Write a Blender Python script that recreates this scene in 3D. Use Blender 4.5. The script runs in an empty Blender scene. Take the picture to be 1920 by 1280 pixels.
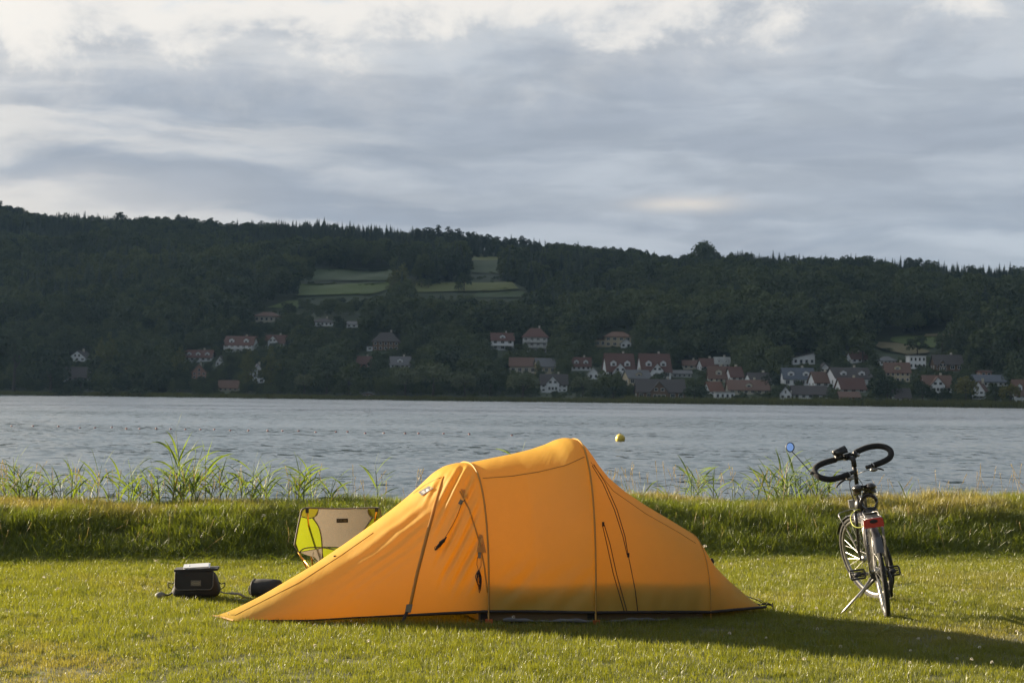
import bpy, math, random
import numpy as np
from mathutils import Vector, Matrix, Euler
from mathutils.bvhtree import BVHTree
R = math.radians
S = bpy.context.scene
COL = S.collection
random.seed(7)
RNG = np.random.default_rng(11)

# ------------------------------------------------------------------ camera
F = 3300.0                                    # focal length in photo pixels (1920 wide)
CAMZ = 1.6
cam = bpy.data.cameras.new('camera')
cam.sensor_width = 36.0
cam.lens = F / 1920 * 36.0
cam.clip_start = 0.1
cam.clip_end = 30000
cam.dof.use_dof = True
cam.dof.focus_distance = 13.0
cam.dof.aperture_fstop = 9.0
camo = bpy.data.objects.new('camera', cam)
COL.objects.link(camo)
camo.location = (0, 0, CAMZ)
CAMROT = (Matrix.Rotation(R(90 + 1.71), 3, 'X') @ Matrix.Rotation(R(0.65), 3, 'Z'))
camo.rotation_euler = CAMROT.to_euler()
S.camera = camo

# ------------------------------------------------------------------ light, sky, exposure
SUN_EL = 14.5
SUN_A = 33.0                                  # how far behind the tent the sun stands, seen from its left
SUNDIR = Vector((-math.cos(R(SUN_A)) * math.cos(R(SUN_EL)), math.sin(R(SUN_A)) * math.cos(R(SUN_EL)), math.sin(R(SUN_EL))))
sun = bpy.data.lights.new('sun', 'SUN')
sun.energy = 5.0
sun.angle = R(0.5)
sun.color = (1.0, 0.84, 0.62)
suno = bpy.data.objects.new('sun', sun)
COL.objects.link(suno)
suno.rotation_euler = SUNDIR.to_track_quat('Z', 'Y').to_euler()
S.view_settings.view_transform = 'Standard'
S.view_settings.look = 'None'
S.view_settings.gamma = 1.0
S.view_settings.use_curve_mapping = False
S.view_settings.exposure = 2.0


class NT:
    """small helper to write node trees as expressions"""
    def __init__(s, tree):
        s.t = tree

    def n(s, typ, **kw):
        nd = s.t.nodes.new(typ)
        for k, v in kw.items():
            setattr(nd, k, v)
        return nd

    def put(s, sock, v):
        if hasattr(v, 'is_linked') or isinstance(v, bpy.types.NodeSocket):
            s.t.links.new(v, sock)
        elif isinstance(v, (tuple, list)) and sock.type == 'RGBA' and len(v) == 3:
            sock.default_value = (*v, 1)
        else:
            sock.default_value = v

    def m(s, op, a, b=None, c=None, clamp=False):
        nd = s.n('ShaderNodeMath', operation=op)
        nd.use_clamp = clamp
        for i, v in enumerate((a, b, c)):
            if v is not None:
                s.put(nd.inputs[i], v)
        return nd.outputs[0]

    def mix(s, f, a, b, blend='MIX'):
        nd = s.n('ShaderNodeMix', data_type='RGBA', blend_type=blend)
        s.put(nd.inputs[0], f)
        s.put(nd.inputs[6], a)
        s.put(nd.inputs[7], b)
        return nd.outputs[2]

    def ss(s, x, lo, hi, a=0.0, b=1.0):
        nd = s.n('ShaderNodeMapRange', interpolation_type='SMOOTHSTEP')
        s.put(nd.inputs[0], x)
        for i, v in enumerate((lo, hi, a, b)):
            s.put(nd.inputs[1 + i], v)
        return nd.outputs[0]

    def noise(s, vec, scale=1.0, detail=4.0, rough=0.55, dist=0.0):
        nd = s.n('ShaderNodeTexNoise')
        s.put(nd.inputs['Vector'], vec)
        nd.inputs['Scale'].default_value = scale
        nd.inputs['Detail'].default_value = detail
        nd.inputs['Roughness'].default_value = rough
        nd.inputs['Distortion'].default_value = dist
        return nd.outputs[0]

    def xyz(s, x, y, z=0.0):
        nd = s.n('ShaderNodeCombineXYZ')
        for i, v in enumerate((x, y, z)):
            s.put(nd.inputs[i], v)
        return nd.outputs[0]

    def sep(s, v):
        nd = s.n('ShaderNodeSeparateXYZ')
        s.t.links.new(v, nd.inputs[0])
        return nd.outputs


world = bpy.data.worlds.new('World')
S.world = world
world.use_nodes = True
wt = world.node_tree
wt.nodes.clear()
k = NT(wt)
gen = k.n('ShaderNodeTexCoord').outputs['Generated']
dx, dy, dz = k.sep(gen)
az = k.m('ARCTAN2', dx, dy)                   # 0 over the lake, negative to the left
el = k.m('ARCSINE', dz)
sky = k.n('ShaderNodeTexSky', sky_type='NISHITA')
sky.sun_disc = False
sky.sun_elevation = R(SUN_EL)
sky.sun_rotation = math.atan2(SUNDIR.x, SUNDIR.y)
sky.altitude = 400
# how near the sun a piece of cloud stands
sx = k.m('MULTIPLY', dx, SUNDIR.x)
sy = k.m('MULTIPLY', dy, SUNDIR.y)
sz = k.m('MULTIPLY', dz, SUNDIR.z)
cs = k.m('ADD', k.m('ADD', sx, sy), sz)
near = k.ss(cs, 0.05, 0.95)
warp = k.noise(k.xyz(k.m('MULTIPLY', az, 7), k.m('MULTIPLY', el, 14), 3.0), 1.0, 5, .55)
wob = k.m('SUBTRACT', warp, 0.5)
puff = k.noise(k.xyz(k.m('MULTIPLY', az, 15), k.m('MULTIPLY', el, 22), 7.3), 1.0, 10, .62, .25)
bands = k.noise(k.xyz(k.m('MULTIPLY', az, 5.5), k.m('MULTIPLY', k.m('ADD', el, k.m('MULTIPLY', wob, .03)), 38), 1.7), 1.0, 6, .52, .35)
fine = k.noise(k.xyz(k.m('MULTIPLY', az, 16), k.m('MULTIPLY', el, 60), 4.1), 1.0, 6, .55, .5)
# grey deck
deck = k.mix(k.ss(el, 0.02, 0.30), (1.78, 2.04, 2.42), (2.30, 2.52, 2.86))
deck = k.mix(k.ss(bands, .38, .64, 0, .75), deck, (2.85, 3.10, 3.38))
deck = k.mix(k.m('MULTIPLY', k.ss(fine, .38, .66), .45), deck, (1.62, 1.84, 2.16))
# bright thin places low on the sunward side
leftside = k.ss(az, 0.02, -0.30)
strip = k.m('MULTIPLY', k.ss(bands, .42, .60), leftside)
strip = k.m('MULTIPLY', strip, k.ss(el, .33, .12))
deck = k.mix(k.m('MULTIPLY', strip, .85), deck, (3.75, 3.7, 3.6))
low = k.m('MULTIPLY', k.ss(k.m('ADD', el, k.m('MULTIPLY', wob, .06)), .135, .10), k.ss(az, -.10, -.32))
deck = k.mix(k.m('MULTIPLY', low, .8), deck, (4.3, 4.1, 3.8))
# one small rent in the deck over the hills
ga = k.m('DIVIDE', k.m('ADD', k.m('SUBTRACT', az, .095), k.m('MULTIPLY', wob, .05)), .026)
ge = k.m('DIVIDE', k.m('ADD', k.m('SUBTRACT', el, .1075), k.m('MULTIPLY', wob, .012)), .0045)
gg = k.m('ADD', k.m('MULTIPLY', ga, ga), k.m('MULTIPLY', ge, ge))
rent = k.m('MULTIPLY', k.m('POWER', 2.718, k.m('MULTIPLY', gg, -1)), k.ss(fine, .3, .65, .35, 1))
deck = k.mix(k.m('MULTIPLY', rent, .8), deck, (4.2, 3.9, 3.5))
# sunlit heads of the clouds, then open blue above them
h = k.m('ADD', el, k.m('MULTIPLY', k.m('SUBTRACT', puff, .5), .155))
h = k.m('SUBTRACT', h, k.m('MULTIPLY', k.ss(az, -.30, .45), .035))
heads = k.m('ADD', k.m('MULTIPLY', k.ss(h, .138, .215), .6), k.m('MULTIPLY', k.ss(h, .182, .198), .4))
cl = k.mix(k.m('MULTIPLY', heads, .86), deck, k.mix(near, (3.1, 3.25, 3.4), (4.45, 4.3, 4.05)))
rim = k.m('MULTIPLY', k.ss(h, .188, .212), k.ss(h, .243, .218))
cl = k.mix(k.m('MULTIPLY', rim, .7), cl, (4.75, 4.55, 4.25))
blue = k.mix(.8, k.mix(1.0, sky.outputs[0], (1.0, 1.0, 1.0), 'MULTIPLY'), (3.7, 4.0, 4.25))
cl = k.mix(k.m('MULTIPLY', k.ss(h, .218, .246), k.ss(puff, .75, .45, .2, 1)), cl, blue)
# the deck thins towards the sun and stays closed elsewhere
cl = k.mix(k.m('MULTIPLY', k.ss(cs, .72, 1.0), .7), cl, (9.0, 8.0, 6.5))
cl = k.mix(k.ss(el, .55, 1.05, 0, .85), cl, k.mix(k.ss(puff, .35, .65), (1.0, 1.3, 1.75), (1.7, 1.85, 2.05)))
side = k.ss(cs, -.85, .35, .38, 1.0)           # clouds away from the sun are lit from behind the viewer's back only weakly
cl = k.mix(1.0, cl, k.xyz(side, side, side), 'MULTIPLY')
cl = k.mix(k.ss(el, -.02, -.12), cl, (.5, .55, .5))
bg = k.n('ShaderNodeBackground')
k.put(bg.inputs[0], cl)
bg.inputs[1].default_value = 0.05
wo = k.n('ShaderNodeOutputWorld')
wt.links.new(bg.outputs[0], wo.inputs[0])

# ------------------------------------------------------------------ helpers
def ray(px, py):
    d = CAMROT @ Vector(((px - 960) / F, (640 - py) / F, -1.0))
    return d / d.y                             # y == distance

CAM = Vector((0, 0, CAMZ))

def onz(px, py, z=0.0):
    d = ray(px, py)
    return CAM + d * ((z - CAMZ) / d.z)

def atd(px, py, dist):
    return CAM + ray(px, py) * dist

CINV = CAMROT.transposed()

def proj(p):
    q = CINV @ (Vector(p) - CAM)
    return 960 + F * q.x / -q.z, 640 - F * q.y / -q.z

def proj_np(P):
    Q = (np.asarray(P) - np.array(CAM)) @ np.array(CINV).T
    return 960 + F * Q[:, 0] / -Q[:, 2], 640 - F * Q[:, 1] / -Q[:, 2]


class MB:
    def __init__(s):
        s.v, s.f, s.mi = [], [], []

    def add(s, vs, fs, mi=0):
        o = len(s.v)
        s.v += [tuple(v) for v in vs]
        s.f += [tuple(i + o for i in f) for f in fs]
        s.mi += [mi] * len(fs)
        return s

    def box(s, c, size, mi=0, rot=None, taper=1.0):
        hx, hy, hz = size[0] / 2, size[1] / 2, size[2] / 2
        vs = []
        for z in (-1, 1):
            tp = taper if z > 0 else 1.0
            for x, y in ((-1, -1), (1, -1), (1, 1), (-1, 1)):
                p = Vector((x * hx * tp, y * hy * tp, z * hz))
                if rot is not None:
                    p = rot @ p
                vs.append(p + Vector(c))
        return s.add(vs, [(3, 2, 1, 0), (4, 5, 6, 7), (0, 1, 5, 4), (1, 2, 6, 5), (2, 3, 7, 6), (3, 0, 4, 7)], mi)

    def tube(s, pts, r, n=8, mi=0, caps=True, flat=1.0, closed=False, up=None):
        pts = [Vector(p) for p in pts]
        m = len(pts)
        rs = r if isinstance(r, (list, tuple)) else [r] * m
        vs = []
        prev = None
        for i, p in enumerate(pts):
            if closed:
                t = pts[(i + 1) % m] - pts[i - 1]
            else:
                t = pts[min(i + 1, m - 1)] - pts[max(i - 1, 0)]
            t.normalize()
            if prev is None:
                a = Vector(up) if up else (Vector((0, 0, 1)) if abs(t.z) < .9 else Vector((1, 0, 0)))
                u = (a - t * a.dot(t)).normalized()
            else:
                u = (prev - t * prev.dot(t)).normalized()
            prev = u
            w = t.cross(u)
            for j in range(n):
                q = 2 * math.pi * j / n
                vs.append(p + u * (math.cos(q) * rs[i] * flat) + w * (math.sin(q) * rs[i]))
        fs = []
        for i in range(m if closed else m - 1):
            i2 = (i + 1) % m
            for j in range(n):
                j2 = (j + 1) % n
                fs.append((i * n + j, i * n + j2, i2 * n + j2, i2 * n + j))
        if caps and not closed:
            fs.append(tuple(reversed(range(n))))
            fs.append(tuple((m - 1) * n + j for j in range(n)))
        return s.add(vs, fs, mi)

    def ball(s, c, rad, nu=12, nv=8, mi=0, rot=None, f=None):
        if not isinstance(rad, (tuple, list)):
            rad = (rad,) * 3
        vs, fs = [], []
        for i in range(nv + 1):
            ph = math.pi * i / nv - math.pi / 2
            for j in range(nu):
                a = 2 * math.pi * j / nu
                p = Vector((math.cos(ph) * math.cos(a), math.cos(ph) * math.sin(a), math.sin(ph)))
                if f:
                    p = f(p)
                p = Vector((p.x * rad[0], p.y * rad[1], p.z * rad[2]))
                if rot is not None:
                    p = rot @ p
                vs.append(p + Vector(c))
        for i in range(nv):
            for j in range(nu):
                j2 = (j + 1) % nu
                fs.append((i * nu + j, i * nu + j2, (i + 1) * nu + j2, (i + 1) * nu + j))
        return s.add(vs, fs, mi)

    def grid(s, rows, mi=0):
        n = len(rows[0])
        vs = [p for r_ in rows for p in r_]
        fs = [(i * n + j, i * n + j + 1, (i + 1) * n + j + 1, (i + 1) * n + j) for i in range(len(rows) - 1) for j in range(n - 1)]
        return s.add(vs, fs, mi)

    def prism(s, pts, off, mi=0):
        """closed polygon swept by the vector off"""
        pts = [Vector(p) for p in pts]
        off = Vector(off)
        n = len(pts)
        vs = pts + [p + off for p in pts]
        fs = [tuple(reversed(range(n))), tuple(range(n, 2 * n))] + [(i, (i + 1) % n, (i + 1) % n + n, i + n) for i in range(n)]
        return s.add(vs, fs, mi)

    def mesh(s, name, mats, smooth=False):
        me = bpy.data.meshes.new(name)
        me.from_pydata(s.v, [], s.f)
        for m_ in (mats if isinstance(mats, (list, tuple)) else [mats]):
            me.materials.append(m_)
        if any(s.mi):
            me.polygons.foreach_set('material_index', s.mi)
        if smooth:
            me.polygons.foreach_set('use_smooth', [True] * len(me.polygons))
        me.validate()
        me.update()
        return me

    def build(s, name, mats, parent=None, smooth=False, **props):
        return link(name, s.mesh(name, mats, smooth), parent, **props)


def link(name, me, parent=None, label=None, cat=None, group=None, kind=None, loc=None, rot=None, scale=None):
    o = bpy.data.objects.new(name, me)
    COL.objects.link(o)
    if parent:
        o.parent = parent
    if loc is not None:
        o.location = loc
    if rot is not None:
        o.rotation_euler = rot
    if scale is not None:
        o.scale = scale if isinstance(scale, (tuple, list)) else (scale,) * 3
    if label:
        o['label'] = label
    if cat:
        o['category'] = cat
    if group:
        o['group'] = group
    if kind:
        o['kind'] = kind
    return o


def arc(c, r, a0, a1, n, plane='yz'):
    out = []
    for i in range(n + 1):
        a = a0 + (a1 - a0) * i / n
        u, v = r * math.cos(a), r * math.sin(a)
        out.append(Vector(c) + (Vector((0, u, v)) if plane == 'yz' else Vector((u, v, 0)) if plane == 'xy' else Vector((u, 0, v))))
    return out


def smooth_pts(pts, n=6):
    """Catmull-Rom through the points"""
    P = [Vector(p) for p in pts]
    out = []
    for i in range(len(P) - 1):
        a, b, c, d = P[max(i - 1, 0)], P[i], P[i + 1], P[min(i + 2, len(P) - 1)]
        for j in range(n):
            t = j / n
            out.append(.5 * ((2 * b) + (c - a) * t + (2 * a - 5 * b + 4 * c - d) * t * t + (3 * b - a - 3 * c + d) * t ** 3))
    out.append(P[-1])
    return out


def sstep(x, a, b):
    t = np.clip((np.asarray(x, float) - a) / (b - a), 0, 1)
    return t * t * (3 - 2 * t)


_perm = RNG.permutation(512)
_vals = RNG.random(512)

def vnoise(x, y, seed=0):
    x = np.asarray(x, float) + seed * 17.31
    y = np.asarray(y, float) - seed * 9.7
    xi, yi = np.floor(x).astype(int), np.floor(y).astype(int)
    fx, fy = x - xi, y - yi
    fx, fy = fx * fx * (3 - 2 * fx), fy * fy * (3 - 2 * fy)
    def h(a, b):
        return _vals[_perm[(_perm[a & 511] + b) & 511]]
    return (h(xi, yi) * (1 - fx) + h(xi + 1, yi) * fx) * (1 - fy) + (h(xi, yi + 1) * (1 - fx) + h(xi + 1, yi + 1) * fx) * fy


def fbm(x, y, seed=0, oct=4):
    s_, a, t = 0, .5, 0
    x, y = np.asarray(x, float), np.asarray(y, float)
    for i in range(oct):
        s_ = s_ + a * vnoise(x, y, seed + i)
        t += a
        a *= .5
        x, y = x * 2.03, y * 2.03
    return s_ / t

# ------------------------------------------------------------------ materials
def newmat(name):
    m_ = bpy.data.materials.new(name)
    m_.use_nodes = True
    m_.node_tree.nodes.clear()
    return m_, NT(m_.node_tree)


def finish(k_, shader):
    o = k_.n('ShaderNodeOutputMaterial')
    k_.t.links.new(shader, o.inputs[0])


def plain(name, col, rough=.6, metal=0.0, var=.12, scale=6.0, bump=0.0, bscale=60.0, coat=0.0, spec=.5, obj=True):
    """principled paint with uneven tone and fine relief"""
    m_, k_ = newmat(name)
    tc = k_.n('ShaderNodeTexCoord').outputs['Object' if obj else 'Generated']
    nz = k_.noise(tc, scale, 5, .6)
    c = k_.mix(nz, tuple(x * (1 - var) for x in col), tuple(min(1, x * (1 + var)) for x in col))
    p = k_.n('ShaderNodeBsdfPrincipled')
    k_.put(p.inputs['Base Color'], c)
    k_.put(p.inputs['Roughness'], k_.ss(nz, .2, .8, max(.02, rough - .08), min(1, rough + .08)))
    p.inputs['Metallic'].default_value = metal
    p.inputs['Specular IOR Level'].default_value = spec
    if coat:
        p.inputs['Coat Weight'].default_value = coat
    if bump:
        b = k_.n('ShaderNodeBump')
        b.inputs['Strength'].default_value = bump
        b.inputs['Distance'].default_value = .01
        k_.put(b.inputs['Height'], k_.noise(tc, bscale, 4, .6))
        k_.put(p.inputs['Normal'], b.outputs[0])
    finish(k_, p.outputs[0])
    return m_


def thin(name, col, tcol, amount=.45, var=.12, scale=5.0, gloss=.04, grough=.4, weave=0.0, bump=0.0, bscale=40, crease=False):
    """thin sheet that lets light through: leaf or cloth"""
    m_, k_ = newmat(name)
    tc = k_.n('ShaderNodeTexCoord').outputs['Object']
    nz = k_.noise(tc, scale, 5, .6)
    d = k_.n('ShaderNodeBsdfDiffuse')
    t = k_.n('ShaderNodeBsdfTranslucent')
    k_.put(d.inputs[0], k_.mix(nz, tuple(x * (1 - var) for x in col), tuple(min(1, x * (1 + var)) for x in col)))
    k_.put(t.inputs[0], k_.mix(nz, tuple(x * (1 - var) for x in tcol), tuple(min(1, x * (1 + var)) for x in tcol)))
    mx = k_.n('ShaderNodeMixShader')
    mx.inputs[0].default_value = amount
    k_.t.links.new(d.outputs[0], mx.inputs[1])
    k_.t.links.new(t.outputs[0], mx.inputs[2])
    g = k_.n('ShaderNodeBsdfGlossy')
    g.inputs['Roughness'].default_value = grough
    m2 = k_.n('ShaderNodeMixShader')
    m2.inputs[0].default_value = gloss
    k_.t.links.new(mx.outputs[0], m2.inputs[1])
    k_.t.links.new(g.outputs[0], m2.inputs[2])
    if bump:
        b = k_.n('ShaderNodeBump')
        b.inputs['Strength'].default_value = bump
        b.inputs['Distance'].default_value = .01
        if crease:                             # long drawn folds in one direction
            ox, oy, oz = k_.sep(tc)
            qa = k_.m('SUBTRACT', k_.m('MULTIPLY', ox, .89), k_.m('MULTIPLY', oz, .46))
            qb = k_.m('ADD', k_.m('MULTIPLY', ox, .46), k_.m('MULTIPLY', oz, .89))
            hv_ = k_.noise(k_.xyz(k_.m('MULTIPLY', qa, 16), k_.m('MULTIPLY', qb, 2.2), k_.m('MULTIPLY', oy, 2)), 1.0, 4, .55, .3)
            k_.put(b.inputs['Height'], k_.m('ADD', k_.m('MULTIPLY', hv_, .8), k_.m('MULTIPLY', k_.noise(tc, 7.0, 4, .6), .5)))
        else:
            k_.put(b.inputs['Height'], k_.noise(tc, bscale, 5, .6, .4))
        for nd in (d, t, g):
            k_.put(nd.inputs['Normal'], b.outputs[0])
    finish(k_, m2.outputs[0])
    return m_


def foliage(name, dark, light, tl=.3, dry=None, spec=.03, inst=False):
    """leaves; each plant has its own tone, patches of a lawn can be dry"""
    m_, k_ = newmat(name)
    oi = k_.n('ShaderNodeObjectInfo').outputs['Random']
    c = k_.mix(oi, dark, light)
    if dry:
        at = k_.n('ShaderNodeAttribute', attribute_name='dry', attribute_type='INSTANCER')
        c = k_.mix(at.outputs['Fac'], c, dry)
    d = k_.n('ShaderNodeBsdfDiffuse')
    t = k_.n('ShaderNodeBsdfTranslucent')
    k_.put(d.inputs[0], c)
    k_.put(t.inputs[0], k_.mix(1.0, c, (1.35, 1.25, .55), 'MULTIPLY'))
    mx = k_.n('ShaderNodeMixShader')
    mx.inputs[0].default_value = tl
    k_.t.links.new(d.outputs[0], mx.inputs[1])
    k_.t.links.new(t.outputs[0], mx.inputs[2])
    g = k_.n('ShaderNodeBsdfGlossy')
    g.inputs['Roughness'].default_value = .42
    m2 = k_.n('ShaderNodeMixShader')
    m2.inputs[0].default_value = spec
    k_.t.links.new(mx.outputs[0], m2.inputs[1])
    k_.t.links.new(g.outputs[0], m2.inputs[2])
    finish(k_, m2.outputs[0])
    return m_

M = {}
M['lawn'] = foliage('lawn_blade', (.094, .117, .010), (.168, .186, .017), .5, dry=(.20, .172, .062), spec=.05)
M['bank'] = foliage('bank_blade', (.068, .102, .009), (.135, .170, .017), .5, dry=(.24, .19, .09), spec=.05)
M['stalk'] = foliage('dry_stalk', (.26, .20, .10), (.36, .28, .16), .35)
M['clover'] = thin('clover_white', (.62, .58, .50), (.5, .46, .36), .3)
M['reed'] = thin('reed_leaf', (.070, .115, .014), (.165, .225, .018), .5, .3, 3, .02, .5)
M['reed_stem'] = thin('reed_stem', (.12, .15, .05), (.16, .18, .05), .25, .2, 3)
M['leaf_d'] = foliage('broad_leaf', (.018, .034, .016), (.064, .086, .032), .2, dry=(.080, .102, .036))
M['leaf_p'] = foliage('poplar_leaf', (.070, .085, .026), (.092, .104, .032), .25)
M['leaf_w'] = foliage('willow_leaf', (.095, .118, .064), (.112, .132, .072), .25)
M['leaf_g'] = foliage('golden_leaf', (.125, .120, .034), (.140, .135, .040), .25)
M['needle'] = foliage('needle', (.014, .026, .018), (.034, .050, .028), .1, dry=(.045, .062, .032))
M['bark'] = plain('bark', (.05, .042, .033), .9, var=.3)
M['soil'] = plain('lawn_soil', (.075, .075, .028), .95, var=.4, scale=3, obj=True)


# ------------------------------------------------------------------ ground by the camera
def foot_y(X):
    X = np.asarray(X, float)
    return 16.15 + (np.clip(X, -14, 14) + 4.65) / 9.95 * 1.9 + .25 * (fbm(X * .35, X * 0 + 3.3, 5) - .5)


def ground_z(X, Y):
    X, Y = np.asarray(X, float), np.asarray(Y, float)
    v = Y - foot_y(X)
    z = (.36 + .16 * (fbm(X * .45, X * 0 + 1.5, 15) - .5)) * sstep(v, -.2, 1.75) + .12 * (fbm(X * .8, Y * .8, 8) - .5) * sstep(v, -.2, .6)
    z = z - 1.75 * sstep(v, 2.5, 7.5)
    z = z + .025 * (fbm(X * .55, Y * .55, 2) - .5) * (1 - sstep(v, -.4, .2))
    return z


def ground_grid(x0, x1, y0, y1, nx, ny):
    xs, ys = np.linspace(x0, x1, nx), np.linspace(y0, y1, ny)
    XX, YY = np.meshgrid(xs, ys)
    ZZ = ground_z(XX, YY)
    return [[(XX[i, j], YY[i, j], ZZ[i, j]) for j in range(nx)] for i in range(ny)]

MB().grid(ground_grid(-40, 40, -12, 27, 321, 313)).build('lawn', M['soil'], smooth=True, kind='structure')

# ------------------------------------------------------------------ lake
WATER = -1.0
m_, k_ = newmat('lake_water')
pos = k_.n('ShaderNodeNewGeometry').outputs['Position']
wx, wy, wz = k_.sep(pos)
def ripple(fx, fy, seed, detail):
    nd = k_.n('ShaderNodeTexNoise')
    k_.put(nd.inputs['Vector'], k_.xyz(k_.m('MULTIPLY', wx, fx), k_.m('MULTIPLY', wy, fy), seed))
    nd.inputs['Scale'].default_value = 1.0
    nd.inputs['Detail'].default_value = detail
    nd.inputs['Roughness'].default_value = .6
    nd.inputs['Distortion'].default_value = .5
    c = k_.sep(nd.outputs['Color'])
    return k_.m('SUBTRACT', c[0], .5), k_.m('SUBTRACT', c[1], .5)
ax_, ay_ = ripple(.80, .42, 0.0, 7)
bx_, by_ = ripple(1.7, 1.1, 5.0, 4)
gust = k_.ss(k_.noise(k_.xyz(k_.m('MULTIPLY', wx, .020), k_.m('MULTIPLY', wy, .028), 2), 1, 3, .5), .3, .7, .45, 1.25)
nx_ = k_.m('MULTIPLY', k_.m('ADD', k_.m('MULTIPLY', ax_, .34), k_.m('MULTIPLY', bx_, .22)), gust)
ny_ = k_.m('MULTIPLY', k_.m('ADD', k_.m('MULTIPLY', ay_, .60), k_.m('MULTIPLY', by_, .72)), gust)
nrm_ = k_.n('ShaderNodeVectorMath', operation='NORMALIZE')
k_.t.links.new(k_.xyz(nx_, k_.m('SUBTRACT', ny_, .118), 1.0), nrm_.inputs[0])
p = k_.n('ShaderNodeBsdfPrincipled')
p.inputs['Base Color'].default_value = (.018, .034, .036, 1)
p.inputs['Roughness'].default_value = .10
p.inputs['IOR'].default_value = 1.333
k_.put(p.inputs['Normal'], nrm_.outputs[0])
finish(k_, p.outputs[0])
M['water'] = m_
MB().grid([[(x, y, WATER) for x in (-2600, 2600)] for y in (20.5, 800)]).build('lake', M['water'], kind='structure')

# ------------------------------------------------------------------ far hills
SKYLINE = [(-400, 372), (0, 380), (70, 395), (140, 397), (240, 402), (330, 405), (420, 414), (480, 412), (560, 408), (640, 414), (740, 424), (820, 428), (900, 436),
           (960, 444), (1020, 450), (1100, 459), (1180, 466), (1240, 477), (1290, 481), (1380, 470), (1480, 478), (1560, 481), (1640, 480), (1740, 486), (1830, 493), (1920, 499), (2300, 510)]


def shore_y(X):
    return 616 - .413 * np.clip(X, -420, 420)


def ridge_h(X, Y):
    u = 960 + F * X / Y
    py = np.interp(u, [a for a, b in SKYLINE], [b for a, b in SKYLINE])
    yh = 738.5 + (np.clip(u, -400, 2300) - 960) * math.tan(R(.65))
    return np.clip((yh - py) / F, .05, .13)


def hill_z(X, Y):
    X, Y = np.asarray(X, float), np.asarray(Y, float)
    Yc = np.maximum(Y, 300)
    t = Y - shore_y(X)
    Dr = shore_y(X) + 700
    Rg = CAMZ + ridge_h(X, Yc) * Dr - 13.0
    a = np.interp(t, [-60, 0, 5, 40, 90, 160, 260], [-6, -1.3, -.3, 2.0, 10, 26, 47])
    sc_ = np.clip(Rg / 118, .55, 1.12)
    a = np.where(a > 0, a * (1 + (sc_ - 1) * np.clip((t - 10) / 120, 0, 1)), a)
    k260 = 47 * sc_
    b = k260 + (Rg - k260) * np.interp(t, [260, 400, 550, 700, 800, 1100, 1500], [0, .36, .70, 1.0, 1.0, .7, .2])
    z = np.where(t < 260, a, b)
    z = z + (fbm(X * .012, Y * .012, 21) - .5) * 16 * sstep(t, 120, 330) * (1 - sstep(t, 540, 660))
    z = z + (fbm(X * .03, Y * .03, 25) - .5) * 4 * sstep(t, 20, 100) * (1 - sstep(t, 540, 660))
    return z


def on_hill(px, py, lo=480, hi=1700):
    d = ray(px, py)
    ds = np.arange(lo, hi, 1.5)
    zz = hill_z(d.x * ds, ds) - (CAMZ + d.z * ds)
    i = np.argmax(zz > 0)
    if zz[i] <= 0:
        i = len(ds) - 1
    D = float(ds[i])
    return Vector((d.x * D, D, float(hill_z(d.x * D, D))))

M['hill'] = plain('hill_floor', (.035, .050, .020), .95, var=.35, scale=.05)
xs = np.linspace(-1500, 1500, 251)
ts = np.concatenate([np.linspace(-40, 300, 60), np.linspace(310, 1500, 90)])
XX, TT = np.meshgrid(xs, ts)
YY = TT + shore_y(XX)
ZZ = hill_z(XX, YY)
MB().grid([[(XX[i, j], YY[i, j], ZZ[i, j]) for j in range(len(xs))] for i in range(len(ts))]).build('hills', M['hill'], smooth=True, kind='structure')

# ------------------------------------------------------------------ the cloud that keeps the far shore out of the sun
m_, k_ = newmat('cloud_vapour')
d_ = k_.n('ShaderNodeBsdfDiffuse')
d_.inputs[0].default_value = (.8, .8, .8, 1)
finish(k_, d_.outputs[0])
CH = 720.0
co = SUNDIR * (CH / SUNDIR.z)
cxs, cys = np.linspace(-900, 820, 61), np.linspace(380, 2500, 71)
CX, CY = np.meshgrid(cxs, cys)
ed = np.minimum(np.minimum((CX + 900) / 160, (820 - CX) / 160), np.minimum((CY - 380) / 60, (2500 - CY) / 160))
ed = np.clip(ed, 0, 1) ** .5
jit = (fbm(CX * .006, CY * .006, 113) - .5) * 120 * (1 - ed)
topz = CH + ed * (40 + 190 * fbm(CX * .004, CY * .004, 111, 5))
botz = CH - ed * (20 + 40 * fbm(CX * .006, CY * .006, 112))
mb = MB()
mb.grid([[(CX[i, j] + jit[i, j] + co.x, CY[i, j] + jit[i, j] * .3 + co.y, topz[i, j]) for j in range(61)] for i in range(71)])
mb.grid([[(CX[i, j] + jit[i, j] + co.x, CY[i, j] + jit[i, j] * .3 + co.y, botz[i, j] - .5) for j in range(60, -1, -1)] for i in range(71)])
mb.build('cloud', m_, smooth=True, kind='structure')

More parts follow.
